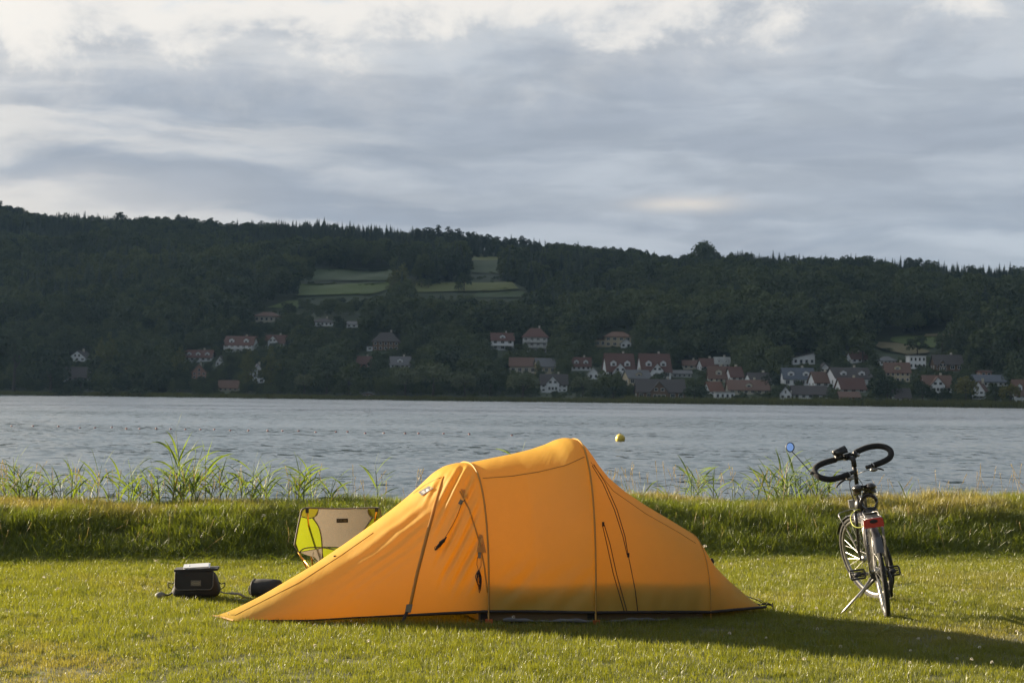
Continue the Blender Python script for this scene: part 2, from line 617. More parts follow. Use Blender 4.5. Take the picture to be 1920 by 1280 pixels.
# clearings: meadows, vineyard and stubble fields between the woods (photo outline -> draped on the slope)
M['meadow'] = plain('meadow_grass', (.078, .108, .026), .95, var=.25, scale=.06)
M['vine'] = plain('vineyard', (.050, .072, .028), .95, var=.3, scale=.25)
M['stubble'] = plain('stubble', (.16, .135, .066), .95, var=.2, scale=.08)
M['pale'] = plain('cut_hay', (.115, .128, .038), .95, var=.2, scale=.08)
FIELDS = [('meadow', 'meadow', [(556, 557), (560, 534), (735, 532), (728, 545), (690, 556)]),
          ('meadow', 'vine', [(582, 528), (590, 505), (735, 507), (735, 528)]),
          ('meadow', 'pale', [(776, 550), (780, 534), (960, 531), (975, 546), (880, 548)]),
          ('meadow', 'vine', [(884, 514), (886, 491), (936, 491), (934, 516)]),
          ('meadow', 'pale', [(884, 490), (888, 483), (938, 483), (936, 490)]),
          ('meadow', 'stubble', [(1640, 652), (1648, 644), (1690, 646), (1750, 664), (1700, 668), (1665, 660)]),
          ('meadow', 'meadow', [(1668, 643), (1672, 634), (1700, 632), (1760, 634), (1752, 656), (1700, 648)]),
          ('meadow', 'stubble', [(1732, 634), (1736, 629), (1800, 629), (1796, 634)]),
          ('meadow', 'vine', [(880, 560), (900, 549), (980, 548), (990, 560)]),
          ('meadow', 'meadow', [(500, 580), (540, 566), (560, 566), (560, 580)])]


def in_poly(x, y, P):
    c = False
    for i in range(len(P)):
        (x1, y1), (x2, y2) = P[i - 1], P[i]
        if (y1 > y) != (y2 > y) and x < (x2 - x1) * (y - y1) / (y2 - y1) + x1:
            c = not c
    return c

for nm, mt, P in FIELDS:
    x0, x1 = min(a for a, b in P), max(a for a, b in P)
    y0, y1 = min(b for a, b in P), max(b for a, b in P)
    nx, ny = max(4, int((x1 - x0) / 6)), max(3, int((y1 - y0) / 3))
    rows = []
    for i in range(ny + 1):
        y = y0 + (y1 - y0) * i / ny
        yy = min(max(y, y0 + .01), y1 - .01)
        xc = []
        for q in range(len(P)):
            (xa, ya), (xb, yb) = P[q - 1], P[q]
            if (ya > yy) != (yb > yy):
                xc.append(xa + (xb - xa) * (yy - ya) / (yb - ya))
        a, b = min(xc), max(xc)
        rows.append([on_hill(a + (b - a) * j / nx, yy) + Vector((0, 0, .7)) for j in range(nx + 1)])
    MB().grid(rows).build(nm, M[mt], smooth=True, kind='structure')

# ------------------------------------------------------------------ trees
def leaf_cloud(lobes, n, size, rng, flat=.35):
    """many small leaf clumps on and inside a set of lobes (centre, radii)"""
    mb_v, mb_f = [], []
    vol = np.array([l[1][0] * l[1][1] + l[1][1] * l[1][2] for l in lobes])
    cnt = np.maximum(6, (n * vol / vol.sum()).astype(int))
    for (c, r), q in zip(lobes, cnt):
        d = rng.normal(size=(q, 3))
        d /= np.linalg.norm(d, axis=1)[:, None]
        d[:, 2] = np.where(d[:, 2] < -.5, -d[:, 2], d[:, 2])
        rad = rng.uniform(.72, 1.08, q)[:, None]
        P = np.array(c) + d * np.array(r) * rad
        for p_, dd in zip(P, d):
            nrm = Vector(dd * .9 + rng.normal(size=3) * .55).normalized()
            a = nrm.orthogonal().normalized()
            a.rotate(Matrix.Rotation(rng.uniform(0, 6.28), 3, nrm))
            b = nrm.cross(a)
            s1, s2 = size * rng.uniform(.6, 1.3), size * rng.uniform(.45, 1.0)
            o = len(mb_v)
            v = Vector(p_)
            mb_v.extend([v - a * s1, v - b * s2 + nrm * s1 * flat * .4, v + a * s1, v + b * s2 - nrm * s1 * flat])
            mb_f.append((o, o + 1, o + 2, o + 3))
    return mb_v, mb_f


def crown_mesh(name, kind, seed, mat):
    """unit crown: height 1 from ground, about 1 wide (scaled when placed)"""
    rng = np.random.default_rng(seed)
    L = []
    if kind == 'round':
        for i in range(15):
            a, zz = rng.uniform(0, 6.28), rng.uniform(.30, .86)
            rr = .34 * math.sin(math.pi * min(1, (zz - .12) / .86)) ** .7
            q = rng.uniform(.10, .19)
            L.append(((rr * math.cos(a), rr * math.sin(a), zz), (q, q, q * .8)))
        L.append(((0, 0, .55), (.30, .30, .30)))
        n, s_ = 820, .040
    elif kind == 'poplar':
        for i in range(14):
            zz = .12 + .80 * i / 13
            a = rng.uniform(0, 6.28)
            rr = .13 * math.sin(math.pi * (.15 + .8 * i / 13))
            q = .30 * math.sin(math.pi * (.18 + .74 * i / 13)) * rng.uniform(.8, 1.15) + .03
            L.append(((rr * math.cos(a), rr * math.sin(a), zz), (q, q, .085)))
        n, s_ = 800, .034
    elif kind == 'willow':
        for i in range(20):
            a = rng.uniform(0, 6.28)
            rr = .36 * math.sqrt(rng.random())
            zt = .92 - 1.15 * rr ** 1.6 * rng.uniform(.8, 1.2)
            q = rng.uniform(.09, .15)
            L.append(((rr * math.cos(a), rr * math.sin(a), zt * .68), (q, q, .22 * rng.uniform(.8, 1.3))))
        n, s_ = 950, .034
    else:
        for i in range(10):
            a = rng.uniform(0, 6.28)
            rr = .38 * math.sqrt(rng.random())
            q = rng.uniform(.14, .24)
            L.append(((rr * math.cos(a), rr * math.sin(a), rng.uniform(.2, .72)), (q, q, q * .9)))
        n, s_ = 520, .045
    if kind == 'dome':
        L += [((.36 * math.cos(a), .36 * math.sin(a), .34 + .1 * math.sin(3 * a)), (.16, .16, .2)) for a in np.linspace(0, 6.28, 9)]
        L.append(((0, 0, .5), (.34, .34, .42)))
        n, s_ = 2600, .036
    v, f = leaf_cloud(L, n, s_, rng)
    mb = MB().add(v, f)
    return mb.mesh(name, mat)


def trunk_mesh(name, seed, hgt=.5, r=.028):
    rng = np.random.default_rng(seed)
    mb = MB()
    top = Vector((rng.uniform(-.03, .03), rng.uniform(-.03, .03), hgt))
    mb.tube([(0, 0, -.03), (0, 0, .06), top * .6, top], [r * 1.4, r, r * .75, r * .5], 7)
    for i in range(5):
        a = rng.uniform(0, 6.28)
        b = top * rng.uniform(.55, 1.0)
        mb.tube([b, b + Vector((math.cos(a) * .12, math.sin(a) * .12, .13)), b + Vector((math.cos(a) * .2, math.sin(a) * .2, .28))], [r * .4, r * .28, r * .1], 5)
    return mb.mesh(name, M['bark'], True)


def conifer_mesh(name, seed, mat):
    rng = np.random.default_rng(seed)
    mb = MB()
    mb.tube([(0, 0, -.02), (0, 0, .98)], [.018, .003], 5)
    for i in range(15):
        zz = .10 + .86 * i / 14
        rr = .21 * (1 - i / 14) ** .8 + .022
        nb = 9 if i < 10 else 6
        a0 = rng.uniform(0, 6.28)
        for j in range(nb):
            a = a0 + 6.283 * j / nb + rng.uniform(-.2, .2)
            r2 = rr * rng.uniform(.75, 1.2)
            c, s_ = math.cos(a), math.sin(a)
            w = r2 * .42
            tip = (c * r2, s_ * r2, zz - r2 * .42)
            mid = r2 * .55
            mb.add([(0, 0, zz + .035), (c * mid - s_ * w, s_ * mid + c * w, zz - r2 * .28), tip, (c * mid + s_ * w, s_ * mid - c * w, zz - r2 * .28)], [(0, 1, 2, 3)])
    return mb.mesh(name, mat)


def pine_mesh(name, seed, mat):
    rng = np.random.default_rng(seed)
    mb = MB()
    mb.tube([(0, 0, -.02), (0.01, 0, .9)], [.016, .006], 5)
    L = []
    for i in range(8):
        a = rng.uniform(0, 6.28)
        zz = .58 + .38 * i / 7
        rr = .12 * (1.15 - (zz - .5))
        L.append(((rr * math.cos(a), rr * math.sin(a), zz), (.10, .10, .055)))
    v, f = leaf_cloud(L, 330, .03, rng)
    mb.add(v, f)
    return mb.mesh(name, mat)


def hidden_collection(name, objs):
    c = bpy.data.collections.new(name)
    for i, me in enumerate(objs):
        o = bpy.data.objects.new('%s_%02d' % (name, i), me)
        c.objects.link(o)
    return c


def scatter(name, P, rot, scl, idx, coll, dry=None, label=None, cat=None, mat=None):
    """one object of uncountable stuff: instances on points"""
    n = len(P)
    me = bpy.data.meshes.new(name)
    me.vertices.add(n)
    me.vertices.foreach_set('co', np.asarray(P, np.float32).ravel())
    for an, typ, dat, fld in (('rot', 'FLOAT_VECTOR', rot, 'vector'), ('scl', 'FLOAT_VECTOR', scl, 'vector'), ('idx', 'INT', idx, 'value'), ('dry', 'FLOAT', dry if dry is not None else np.zeros(n), 'value')):
        at = me.attributes.new(an, typ, 'POINT')
        at.data.foreach_set(fld, np.asarray(dat, np.int32 if typ == 'INT' else np.float32).ravel())
    o = link(name, me, None, label, cat, kind='stuff')
    ng = bpy.data.node_groups.new(name, 'GeometryNodeTree')
    ng.interface.new_socket('Geometry', in_out='INPUT', socket_type='NodeSocketGeometry')
    ng.interface.new_socket('Geometry', in_out='OUTPUT', socket_type='NodeSocketGeometry')
    gi, go = ng.nodes.new('NodeGroupInput'), ng.nodes.new('NodeGroupOutput')
    iop = ng.nodes.new('GeometryNodeInstanceOnPoints')
    ci = ng.nodes.new('GeometryNodeCollectionInfo')
    ci.inputs[0].default_value = coll
    ci.inputs['Separate Children'].default_value = True
    ci.inputs['Reset Children'].default_value = True
    iop.inputs['Pick Instance'].default_value = True
    def attr(an, typ):
        nd = ng.nodes.new('GeometryNodeInputNamedAttribute')
        nd.data_type = typ
        nd.inputs[0].default_value = an
        return nd.outputs[0]
    ng.links.new(gi.outputs[0], iop.inputs['Points'])
    ng.links.new(ci.outputs[0], iop.inputs['Instance'])
    ng.links.new(attr('idx', 'INT'), iop.inputs['Instance Index'])
    ng.links.new(attr('rot', 'FLOAT_VECTOR'), iop.inputs['Rotation'])
    ng.links.new(attr('scl', 'FLOAT_VECTOR'), iop.inputs['Scale'])
    ng.links.new(iop.outputs[0], go.inputs[0])
    md = o.modifiers.new('scatter', 'NODES')
    md.node_group = ng
    return o

CROWN = {}
for kind, mt, n in (('round', 'leaf_d', 4), ('poplar', 'leaf_p', 3), ('willow', 'leaf_w', 3), ('bush', 'leaf_d', 2)):
    CROWN[kind] = [crown_mesh(kind + '_crown', kind, 100 + 7 * i + len(kind), M[mt]) for i in range(n)]
CROWN['golden'] = [crown_mesh('golden_crown', 'willow', 300 + i, M['leaf_g']) for i in range(2)]
CROWN['dome'] = [crown_mesh('dome_crown', 'dome', 330 + i, M['leaf_d']) for i in range(2)]
TRUNK = [trunk_mesh('trunk', 40 + i) for i in range(3)]

# ------------------------------------------------------------------ houses of the village
for nm, c in (('white', (.62, .64, .66)), ('cream', (.42, .36, .25)), ('grey', (.36, .37, .37)), ('beige', (.42, .39, .32)), ('brown', (.13, .085, .055)), ('pink', (.36, .20, .15))):
    M['w_' + nm] = plain('plaster_' + nm, c, .85, var=.10, scale=.4)
for nm, c in (('red', (.110, .055, .044)), ('brown', (.13, .075, .055)), ('dark', (.060, .052, .050)), ('grey', (.14, .14, .145)), ('terra', (.17, .098, .068)), ('blue', (.085, .10, .125)), ('orange', (.150, .072, .048)), ('pale', (.30, .31, .30))):
    M['r_' + nm] = plain('roof_' + nm, c, .8, var=.22, scale=.8)
M['glass'] = plain('window_glass', (.03, .036, .045), .12, var=.1)
M['frame'] = plain('window_frame', (.62, .62, .60), .6)
M['timber'] = plain('dark_timber', (.07, .048, .035), .8)
HB = []                                        # screen boxes of the houses, to keep trees off them


def window(parent, c, w, h_, ax, nrm, door=False):
    """frame with a recessed pane; ax = along the wall, nrm = outwards"""
    ax, nrm = Vector(ax), Vector(nrm)
    rot = Matrix((ax, nrm, Vector((0, 0, 1)))).transposed()
    mb = MB()
    t = .09
    c = Vector(c) + nrm * .05
    for sx_ in (-1, 1):
        mb.box(c + ax * (sx_ * (w / 2 - t / 2)), (t, .12, h_), 0, rot)
    for sz_ in (-1, 1):
        mb.box(c + Vector((0, 0, sz_ * (h_ / 2 - t / 2))), (w - 2 * t, .12, t), 0, rot)
    if w > 1.3:
        mb.box(c, (t * .8, .11, h_ - 2 * t), 0, rot)
    mb.box(c - nrm * .035, (w - 2 * t, .03, h_ - 2 * t), 1, rot)
    return mb.build('door' if door else 'window', [M['frame'], M['glass']], parent)


def roof_gable(mb, x0, x1, y0, y1, ze, zr, ov=.5, th=.28, mi=0, yr=None):
    """ridge along x"""
    ym = (y0 + y1) / 2 if yr is None else yr
    for ya in (y0, y1):
        d = (ym - ya)
        sl = (zr - ze) / abs(d)
        yo = ya - ov * (1 if d > 0 else -1)
        zo = ze - ov * sl
        mb.prism([(x0 - ov, yo, zo), (x0 - ov, ym, zr), (x0 - ov, ym, zr + th), (x0 - ov, yo, zo + th * .8)], (x1 - x0 + 2 * ov, 0, 0), mi)


def house(x0, x1, yb, ye, yr, kind='side', wall='white', roof='red', label='', rot=0.0, depth=None, dorm=0, wins=(3, 1), gable=None, balcony=False, chimney=True, base_px=None, D=None, skip=False):
    """x0,x1,yb,ye,yr: photo columns and rows of base, eave and ridge"""
    xm = (x0 + x1) / 2
    g = on_hill(xm, yb) if D is None else atd(xm, yb, D)
    D_ = g.y
    sc = D_ / F
    w, he, hr = (x1 - x0) * sc, max(1.6, (yb - ye) * sc), (yb - yr) * sc
    if depth is None:
        depth = min(11.0, max(6.0, w * .75))
    root = link('house', None, None, label, 'house', 'houses of the village across the lake')
    root.empty_display_size = 1
    root.location = (g.x, g.y + depth * .35, g.z - .2)
    root.rotation_euler = (0, 0, R(rot))
    HB.append((x0 - 2, x1 + 2, yr - 2, yb + 2, D_))
    hx, hy = w / 2, depth / 2
    wm, rm = M['w_' + wall], M['r_' + roof]
    mb = MB()
    if kind == 'side':
        mb.prism([(-hx, -hy, -3), (-hx, hy, -3), (-hx, hy, he), (-hx, 0, hr - .15), (-hx, -hy, he)], (w, 0, 0))
    elif kind == 'front':
        mb.prism([(-hx, -hy, -3), (hx, -hy, -3), (hx, -hy, he), (0, -hy, hr - .15), (-hx, -hy, he)], (0, depth, 0))
    elif kind == 'shed':
        mb.prism([(-hx, -hy, -3), (hx, -hy, -3), (hx, -hy, hr - .1), (-hx, -hy, he)], (0, depth, 0))
    else:
        mb.box((0, 0, (he - 3) / 2), (w, depth, he + 3))
    mb.build('wall', wm, root)
    rf = MB()
    if kind == 'side':
        roof_gable(rf, -hx, hx, -hy, hy, he, hr)
    elif kind == 'front':
        t = MB()
        roof_gable(t, -hy, hy, -hx, hx, he, hr)
        rf.add([(-y, x, z) for x, y, z in t.v], t.f)
    elif kind == 'hip':
        o = .6
        q = w * .22
        rf.add([(-hx - o, -hy - o, he), (hx + o, -hy - o, he), (hx + o, hy + o, he), (-hx - o, hy + o, he), (-hx + q + .8, 0, hr), (hx - q - .8, 0, hr),
                (-hx - o, -hy - o, he - .25), (hx + o, -hy - o, he - .25), (hx + o, hy + o, he - .25), (-hx - o, hy + o, he - .25)],
               [(0, 1, 5, 4), (1, 2, 5), (2, 3, 4, 5), (3, 0, 4), (6, 9, 8, 7), (0, 6, 7, 1), (1, 7, 8, 2), (2, 8, 9, 3), (3, 9, 6, 0)])
    elif kind == 'shed':
        rf.prism([(-hx - .4, -hy - .4, he), (hx + .4, -hy - .4, hr), (hx + .4, -hy - .4, hr + .3), (-hx - .4, -hy - .4, he + .3)], (0, depth + .8, 0))
    else:
        rf.box((0, 0, he + .2), (w + .5, depth + .5, .4))
    rfo = rf.build('roof', rm, root)
    if chimney and kind in ('side', 'front', 'hip'):
        MB().box((hx * .35 if kind != 'front' else .8, .6, hr + .2), (.7, .7, 1.8)).build('chimney', M['w_beige'], rfo)
    # windows in the wall towards the lake
    nc, nr = wins
    for r_ in range(nr):
        zc = he * (r_ + .55) / nr
        hh = min(1.5, he / nr * .55)
        for c in range(nc):
            xx = -hx + w * (c + .5) / nc
            window(root, (xx, -hy, zc), min(1.5, w / nc * .55), hh, (1, 0, 0), (0, -1, 0))
    if kind == 'front' and hr - he > 2.2:
        for xx in ((-w * .12, w * .12) if w > 6 else (0,)):
            window(root, (xx, -hy, he + (hr - he) * .28), min(1.1, w * .16), 1.2, (1, 0, 0), (0, -1, 0))
    if kind == 'side':
        for sgn in (-1, 1):
            for yy in (-hy * .45, hy * .45):
                window(root, (sgn * hx, yy, he * .55), 1.1, min(1.4, he * .5), (0, sgn, 0), (sgn, 0, 0))
    # dormers on the roof facing the lake
    for i in range(dorm):
        xx = -hx + w * (i + .5) / dorm
        zz = he + (hr - he) * .30
        yy = -hy + hy * .30 - .3
        dw, dh = min(2.3, w / dorm * .5), min(2.0, (hr - he) * .45)
        dm = MB()
        dm.prism([(xx - dw / 2, yy, zz - .4), (xx + dw / 2, yy, zz - .4), (xx + dw / 2, yy, zz + dh * .62), (xx, yy, zz + dh), (xx - dw / 2, yy, zz + dh * .62)], (0, hy * .62, 0))
        d_ = dm.build('dormer', wm, root)
        t = MB()
        roof_gable(t, yy, yy + hy * .62, -dw / 2, dw / 2, zz + dh * .62, zz + dh + .1, .22, .14)
        MB().add([(xx - y, x, z) for x, y, z in t.v], t.f).build('dormer_roof', rm, d_)
        window(d_, (xx, yy, zz + dh * .2), dw * .55, dh * .5, (1, 0, 0), (0, -1, 0))
    # cross gable towards the lake: (centre fraction, width fraction, top fraction)
    if gable:
        cx, gw, gt = gable
        xx, ww = -hx + w * cx, w * gw
        zt = he + (hr - he) * gt
        ge_ = max(1.2, zt - ww * .55)
        y0 = -hy - 1.0
        gm = MB()
        gm.prism([(xx - ww / 2, y0, -3), (xx + ww / 2, y0, -3), (xx + ww / 2, y0, ge_), (xx, y0, zt), (xx - ww / 2, y0, ge_)], (0, hy, 0))
        g_ = gm.build('gable_front', wm, root)
        t = MB()
        roof_gable(t, y0, y0 + hy + .9, -ww / 2, ww / 2, ge_, zt + .12, .4, .2)
        MB().add([(xx - y, x, z) for x, y, z in t.v], t.f).build('gable_roof', rm, g_)
        for zz, n_ in ((ge_ * .45, 3), (ge_ + (zt - ge_) * .22, 2)):
            for c in range(n_):
                window(g_, (xx + ww * .75 * ((c + .5) / n_ - .5), y0, zz), min(1.2, ww * .6 / n_), 1.2 if zz < ge_ else 1.0, (1, 0, 0), (0, -1, 0))
    if balcony:
        for zz in ([he * .34, he * .68] if he > 6.5 else [he * .45]):
            b = MB()
            b.box((0, -hy - .8, zz), (w * .92, 1.6, .18))
            b.box((0, -hy - 1.52, zz + .95), (w * .92, .08, .1))
            for j in range(7):
                b.box((-w * .45 + w * .9 * j / 6, -hy - 1.52, zz + .5), (.09, .09, .82))
            b.build('balcony', M['frame'], root)
    return root

H = house
H(132, 168, 677, 669, 657, 'front', 'white', 'dark', 'white gabled house half hidden in the trees at far left', rot=-20, wins=(3, 1))
H(119, 166, 714, 707, 688, 'side', 'white', 'dark', 'low house with a tall dark roof below the white gable at far left', wins=(5, 1), chimney=False)
H(346, 397, 677, 669, 656, 'side', 'white', 'red', 'red roofed house with three white gables above the timber house', dorm=3, wins=(5, 1))
H(358, 384, 710, 697, 683, 'front', 'pink', 'brown', 'reddish brown gabled house below the house with three white gables', rot=12, wins=(3, 2))
H(405, 420, 686, 678, 667, 'front', 'white', 'dark', 'narrow white house with a pointed gable left of the poplars', wins=(2, 1), chimney=False)
H(422, 478, 659, 646, 630, 'side', 'white', 'red', 'large white house with red roof and two front gables, left slope', rot=-8, dorm=2, wins=(5, 2), balcony=True)
H(499, 536, 651, 642, 628, 'side', 'white', 'red', 'white house with a red roof and one front gable beside the larger one', rot=-8, gable=(.42, .5, .9), wins=(4, 1))
H(478, 523, 604, 592, 584, 'hip', 'beige', 'brown', 'low brown roofed bungalow highest on the left slope', wins=(5, 1), chimney=False)
H(586, 624, 611, 603, 596, 'hip', 'white', 'dark', 'small white bungalow with a dark hipped roof under the meadows', wins=(5, 1))
H(650, 678, 614, 608, 603, 'side', 'white', 'grey', 'tiny grey roofed house right of the white bungalow', wins=(3, 1), chimney=False)
H(699, 748, 657, 640, 622, 'hip', 'brown', 'dark', 'dark timber chalet with a great hipped roof and bright windows', wins=(5, 2))
H(688, 700, 657, 650, 646, 'flat', 'white', 'grey', 'little white annex at the left end of the timber chalet', wins=(1, 1))
H(732, 768, 690, 682, 668, 'side', 'white', 'grey', 'grey roofed house with a dormer above the big willows', dorm=1, wins=(4, 1))
H(670, 696, 688, 681, 668, 'side', 'pink', 'red', 'red roofed cottage among dark trees left of the willows', wins=(3, 1))
H(469, 493, 718, 700, 682, 'front', 'white', 'grey', 'tall white gabled house behind the golden poplars', rot=15, wins=(2, 2))
H(410, 446, 733, 726, 713, 'side', 'beige', 'brown', 'low brown roofed house close to the left shore', wins=(4, 1), chimney=False)
H(921, 962, 656, 637, 624, 'side', 'white', 'red', 'white framed house with red roof and a glazed balcony front', rot=3, dorm=1, wins=(3, 2), balcony=True)
H(980, 1026, 661, 631, 614, 'hip', 'grey', 'red', 'tall three storey house with red hipped roof and white balconies', wins=(4, 3), balcony=True)
H(1134, 1183, 650, 631, 621, 'hip', 'cream', 'terra', 'cream villa with a shallow terracotta hipped roof', wins=(4, 2), chimney=False)
H(1116, 1135, 650, 638, 634, 'flat', 'cream', 'terra', 'flat cream wing left of the terracotta villa', wins=(2, 1))
H(1164, 1183, 652, 643, 635, 'front', 'white', 'pale', 'small white arched gable in front of the cream villa', wins=(2, 1), chimney=False, depth=5)
H(956, 1005, 702, 686, 671, 'side', 'beige', 'brown', 'long barn with a plain brown roof behind the round willow', wins=(4, 1), chimney=False)
H(1004, 1038, 702, 686, 672, 'side', 'cream', 'grey', 'moss grey roofed barn end with a cream gable', rot=14, wins=(3, 1), chimney=False)
H(1072, 1107, 694, 685, 670, 'side', 'white', 'red', 'red roofed house with a wide glazed dormer strip', dorm=2, wins=(4, 1))
H(1103, 1122, 711, 700, 690, 'front', 'white', 'pale', 'white gabled outbuilding right of the glazed dormer house', wins=(2, 1), chimney=False)
H(1134, 1187, 708, 694, 663, 'side', 'white', 'red', 'left of the twin tall red roofs with white front gable', rot=10, dorm=2, gable=(.45, .5, .42), wins=(4, 1))
H(1199, 1255, 711, 694, 663, 'side', 'white', 'red', 'right of the twin tall red roofs with white front gable', rot=10, dorm=2, gable=(.5, .42, .42), wins=(4, 1))
H(1014, 1063, 735, 720, 702, 'side', 'white', 'dark', 'white half timbered lakeside house between the two round willows', gable=(.45, .5, .8), wins=(5, 2))
H(1172, 1216, 722, 708, 694, 'side', 'cream', 'grey', 'cream house with grey roof below the twin red roofs', rot=18, dorm=1, wins=(3, 1))
H(1194, 1283, 749, 734, 711, 'side', 'brown', 'dark', 'broad dark roofed inn with half timbered gable at the jetty', gable=(.46, .36, .8), wins=(6, 1))
H(1281, 1311, 692, 685, 676, 'side', 'beige', 'brown', 'brown roofed house right behind the twin red roofs', wins=(3, 1))
H(1312, 1343, 693, 686, 672, 'side', 'white', 'red', 'red roofed house with a white gable left of the pale roof', rot=16, wins=(3, 1))
H(1341, 1368, 689, 683, 670, 'side', 'white', 'pale', 'pale grey roofed house with two pointed white gables', dorm=2, wins=(3, 1))
H(1329, 1366, 717, 707, 687, 'side', 'beige', 'brown', 'wide brown roofed house in the second row of the village', wins=(4, 1), dorm=1)
H(1366, 1390, 717, 705, 688, 'side', 'white', 'red', 'red roofed house with white end wall and two chimneys', rot=14, wins=(2, 1))
H(1261, 1296, 708, 702, 695, 'side', 'grey', 'grey', 'long low grey shed behind the round shore tree', wins=(4, 1), chimney=False)
H(1325, 1352, 740, 733, 716, 'side', 'white', 'orange', 'bright orange roofed house with white gable near the shore', rot=20, wins=(2, 1))
H(1341, 1377, 748, 735, 731, 'flat', 'white', 'pale', 'white flat roofed pavilion standing on the shore', wins=(4, 1))
H(1366, 1442, 738, 730, 712, 'side', 'beige', 'brown', 'very long brown roof behind the white shore pavilion', wins=(6, 1), dorm=1)
H(1402, 1450, 722, 714, 699, 'side', 'white', 'dark', 'dark roofed house with a white end wall above the long brown roof', rot=15, wins=(3, 1))
H(1486, 1527, 683, 671, 660, 'shed', 'white', 'dark', 'white modern house with a slanting dark roof on the slope', wins=(4, 1))
H(1469, 1525, 724, 709, 690, 'side', 'white', 'blue', 'large blue grey roofed house with white walls', dorm=2, wins=(4, 1))
H(1538, 1555, 699, 693, 682, 'front', 'white', 'dark', 'small pointed white gable above the blue grey roof', wins=(2, 1), chimney=False)
H(1464, 1486, 749, 738, 724, 'front', 'white', 'dark', 'bright white gabled house at the water with three windows', rot=-8, wins=(2, 1), chimney=False, depth=8)
H(1487, 1550, 747, 738, 723, 'side', 'white', 'dark', 'long dark barn roof joined right of the bright white gable', wins=(5, 1), chimney=False)
H(1522, 1565, 726, 716, 698, 'side', 'white', 'brown', 'brown roofed house behind the long dark barn roof', rot=14, wins=(3, 1))
H(1558, 1631, 724, 708, 689, 'side', 'white', 'dark', 'long dark roofed house with two white dormers and white gable end', rot=12, dorm=2, wins=(6, 1))
H(1573, 1620, 737, 728, 709, 'side', 'white', 'red', 'red roofed house in front of the long roof with white dormers', rot=10, wins=(3, 1))
H(1592, 1624, 681, 673, 661, 'side', 'white', 'red', 'small red roofed house with white gable alone on the slope', rot=14, wins=(3, 1))
H(1649, 1678, 684, 675, 667, 'hip', 'white', 'grey', 'white house with grey roof below the stubble field', wins=(4, 1), chimney=False)
H(1704, 1735, 692, 668, 666, 'flat', 'white', 'pale', 'white cube house with a grid of tall dark windows', wins=(4, 2))
H(1661, 1706, 716, 697, 680, 'side', 'cream', 'brown', 'cream house with two rows of windows below the white cube', rot=-4, wins=(5, 2), dorm=1)
H(1752, 1804, 696, 683, 666, 'side', 'brown', 'dark', 'dark roofed house with a white gable right of the white cube', gable=(.25, .34, .35), wins=(4, 1))
H(1733, 1784, 736, 724, 704, 'side', 'white', 'brown', 'brown roofed house with large white half timbered gable near shore', gable=(.45, .52, .85), wins=(4, 1))
H(1678, 1706, 757, 744, 728, 'side', 'white', 'dark', 'dark roofed boat house with white doors on the right shore', wins=(3, 1), chimney=False)
H(1823, 1888, 724, 715, 703, 'side', 'white', 'blue', 'long blue grey hall roof behind the golden willows', wins=(7, 1), chimney=False)
H(1829, 1852, 748, 731, 714, 'front', 'white', 'red', 'dark red roofed house with white gable between golden willows', rot=-25, wins=(2, 2))
H(1902, 1940, 757, 738, 712, 'side', 'white', 'brown', 'white house cut by the right edge of the picture', wins=(3, 2), dorm=2)
H(1838, 1858, 705, 701, 695, 'side', 'pink', 'red', 'small brick red roof above the long blue grey hall', wins=(2, 1), chimney=False)
H(1575, 1611, 752, 744, 734, 'side', 'brown', 'brown', 'low brown boat shed at the reeds right of the barn', wins=(3, 1), chimney=False)
H(680, 698, 747, 742, 736, 'front', 'brown', 'grey', 'tiny grey boat shed at the water left of the willows', wins=(2, 1), chimney=False, depth=5)

# jetty in front of the inn: deck and white mooring posts
ja, jb = onz(1116, 753, WATER), onz(1204, 754.5, WATER)
jt = link('jetty', None, None, 'low wooden jetty with white posts in front of the inn', 'jetty', loc=(ja + jb) / 2)
jc, jv = (ja + jb) / 2, (jb - ja)
for i in range(12):
    a = -jv / 2 + jv * ((i + .5) / 12)
    MB().box((a.x, a.y, .62), (jv.length / 12 * .96, 1.8, .12), rot=Matrix.Rotation(math.atan2(jv.y, jv.x), 3, 'Z')).build('plank_bay', M['timber'], jt)
pm = MB().tube([(0, 0, -.8), (0, 0, 2.0)], .13, 8).mesh('post', M['frame'])
for i in range(15):
    a = -jv / 2 + jv * (i / 14)
    link('post', pm, jt, loc=(a.x, a.y - 1.05, 0))

# ------------------------------------------------------------------ single trees across the lake
def tree(px, yb, yt, wpx, kind, label, var=0, crest=False, cat='tree', grp='trees on the far shore', name=None):
    if crest:                                  # stands on the ridge line
        r0 = ray(px, yt)
        D_ = 1200.0
        for _ in range(8):
            D_ = float(shore_y(r0.x * D_)) + 690
        g = Vector((r0.x * D_, D_, float(hill_z(r0.x * D_, D_))))
        sc = D_ / F
        hgt, wd = CAMZ + r0.z * D_ - g.z, wpx * sc
    else:
        g = on_hill(px, yb)
        sc = g.y / F
        hgt, wd = (yb - yt) * sc, wpx * sc
    root = link(name or {'poplar': 'poplar_tree', 'willow': 'willow_tree', 'golden': 'willow_tree', 'bush': 'shrub', 'dome': 'broadleaf_tree', 'round': 'broadleaf_tree'}[kind], None, None, label, cat, grp,
                loc=(g.x, g.y, g.z - .2), rot=(0, 0, random.uniform(0, 6.28)))
    sx_ = wd / {'poplar': .62, 'willow': .92, 'golden': .92, 'bush': 1.0, 'dome': 1.0, 'round': .92}[kind]
    root.scale = (sx_, sx_, hgt)
    link('crown', CROWN[kind][var % len(CROWN[kind])], root)
    link('trunk', TRUNK[var % 3], root)
    return root

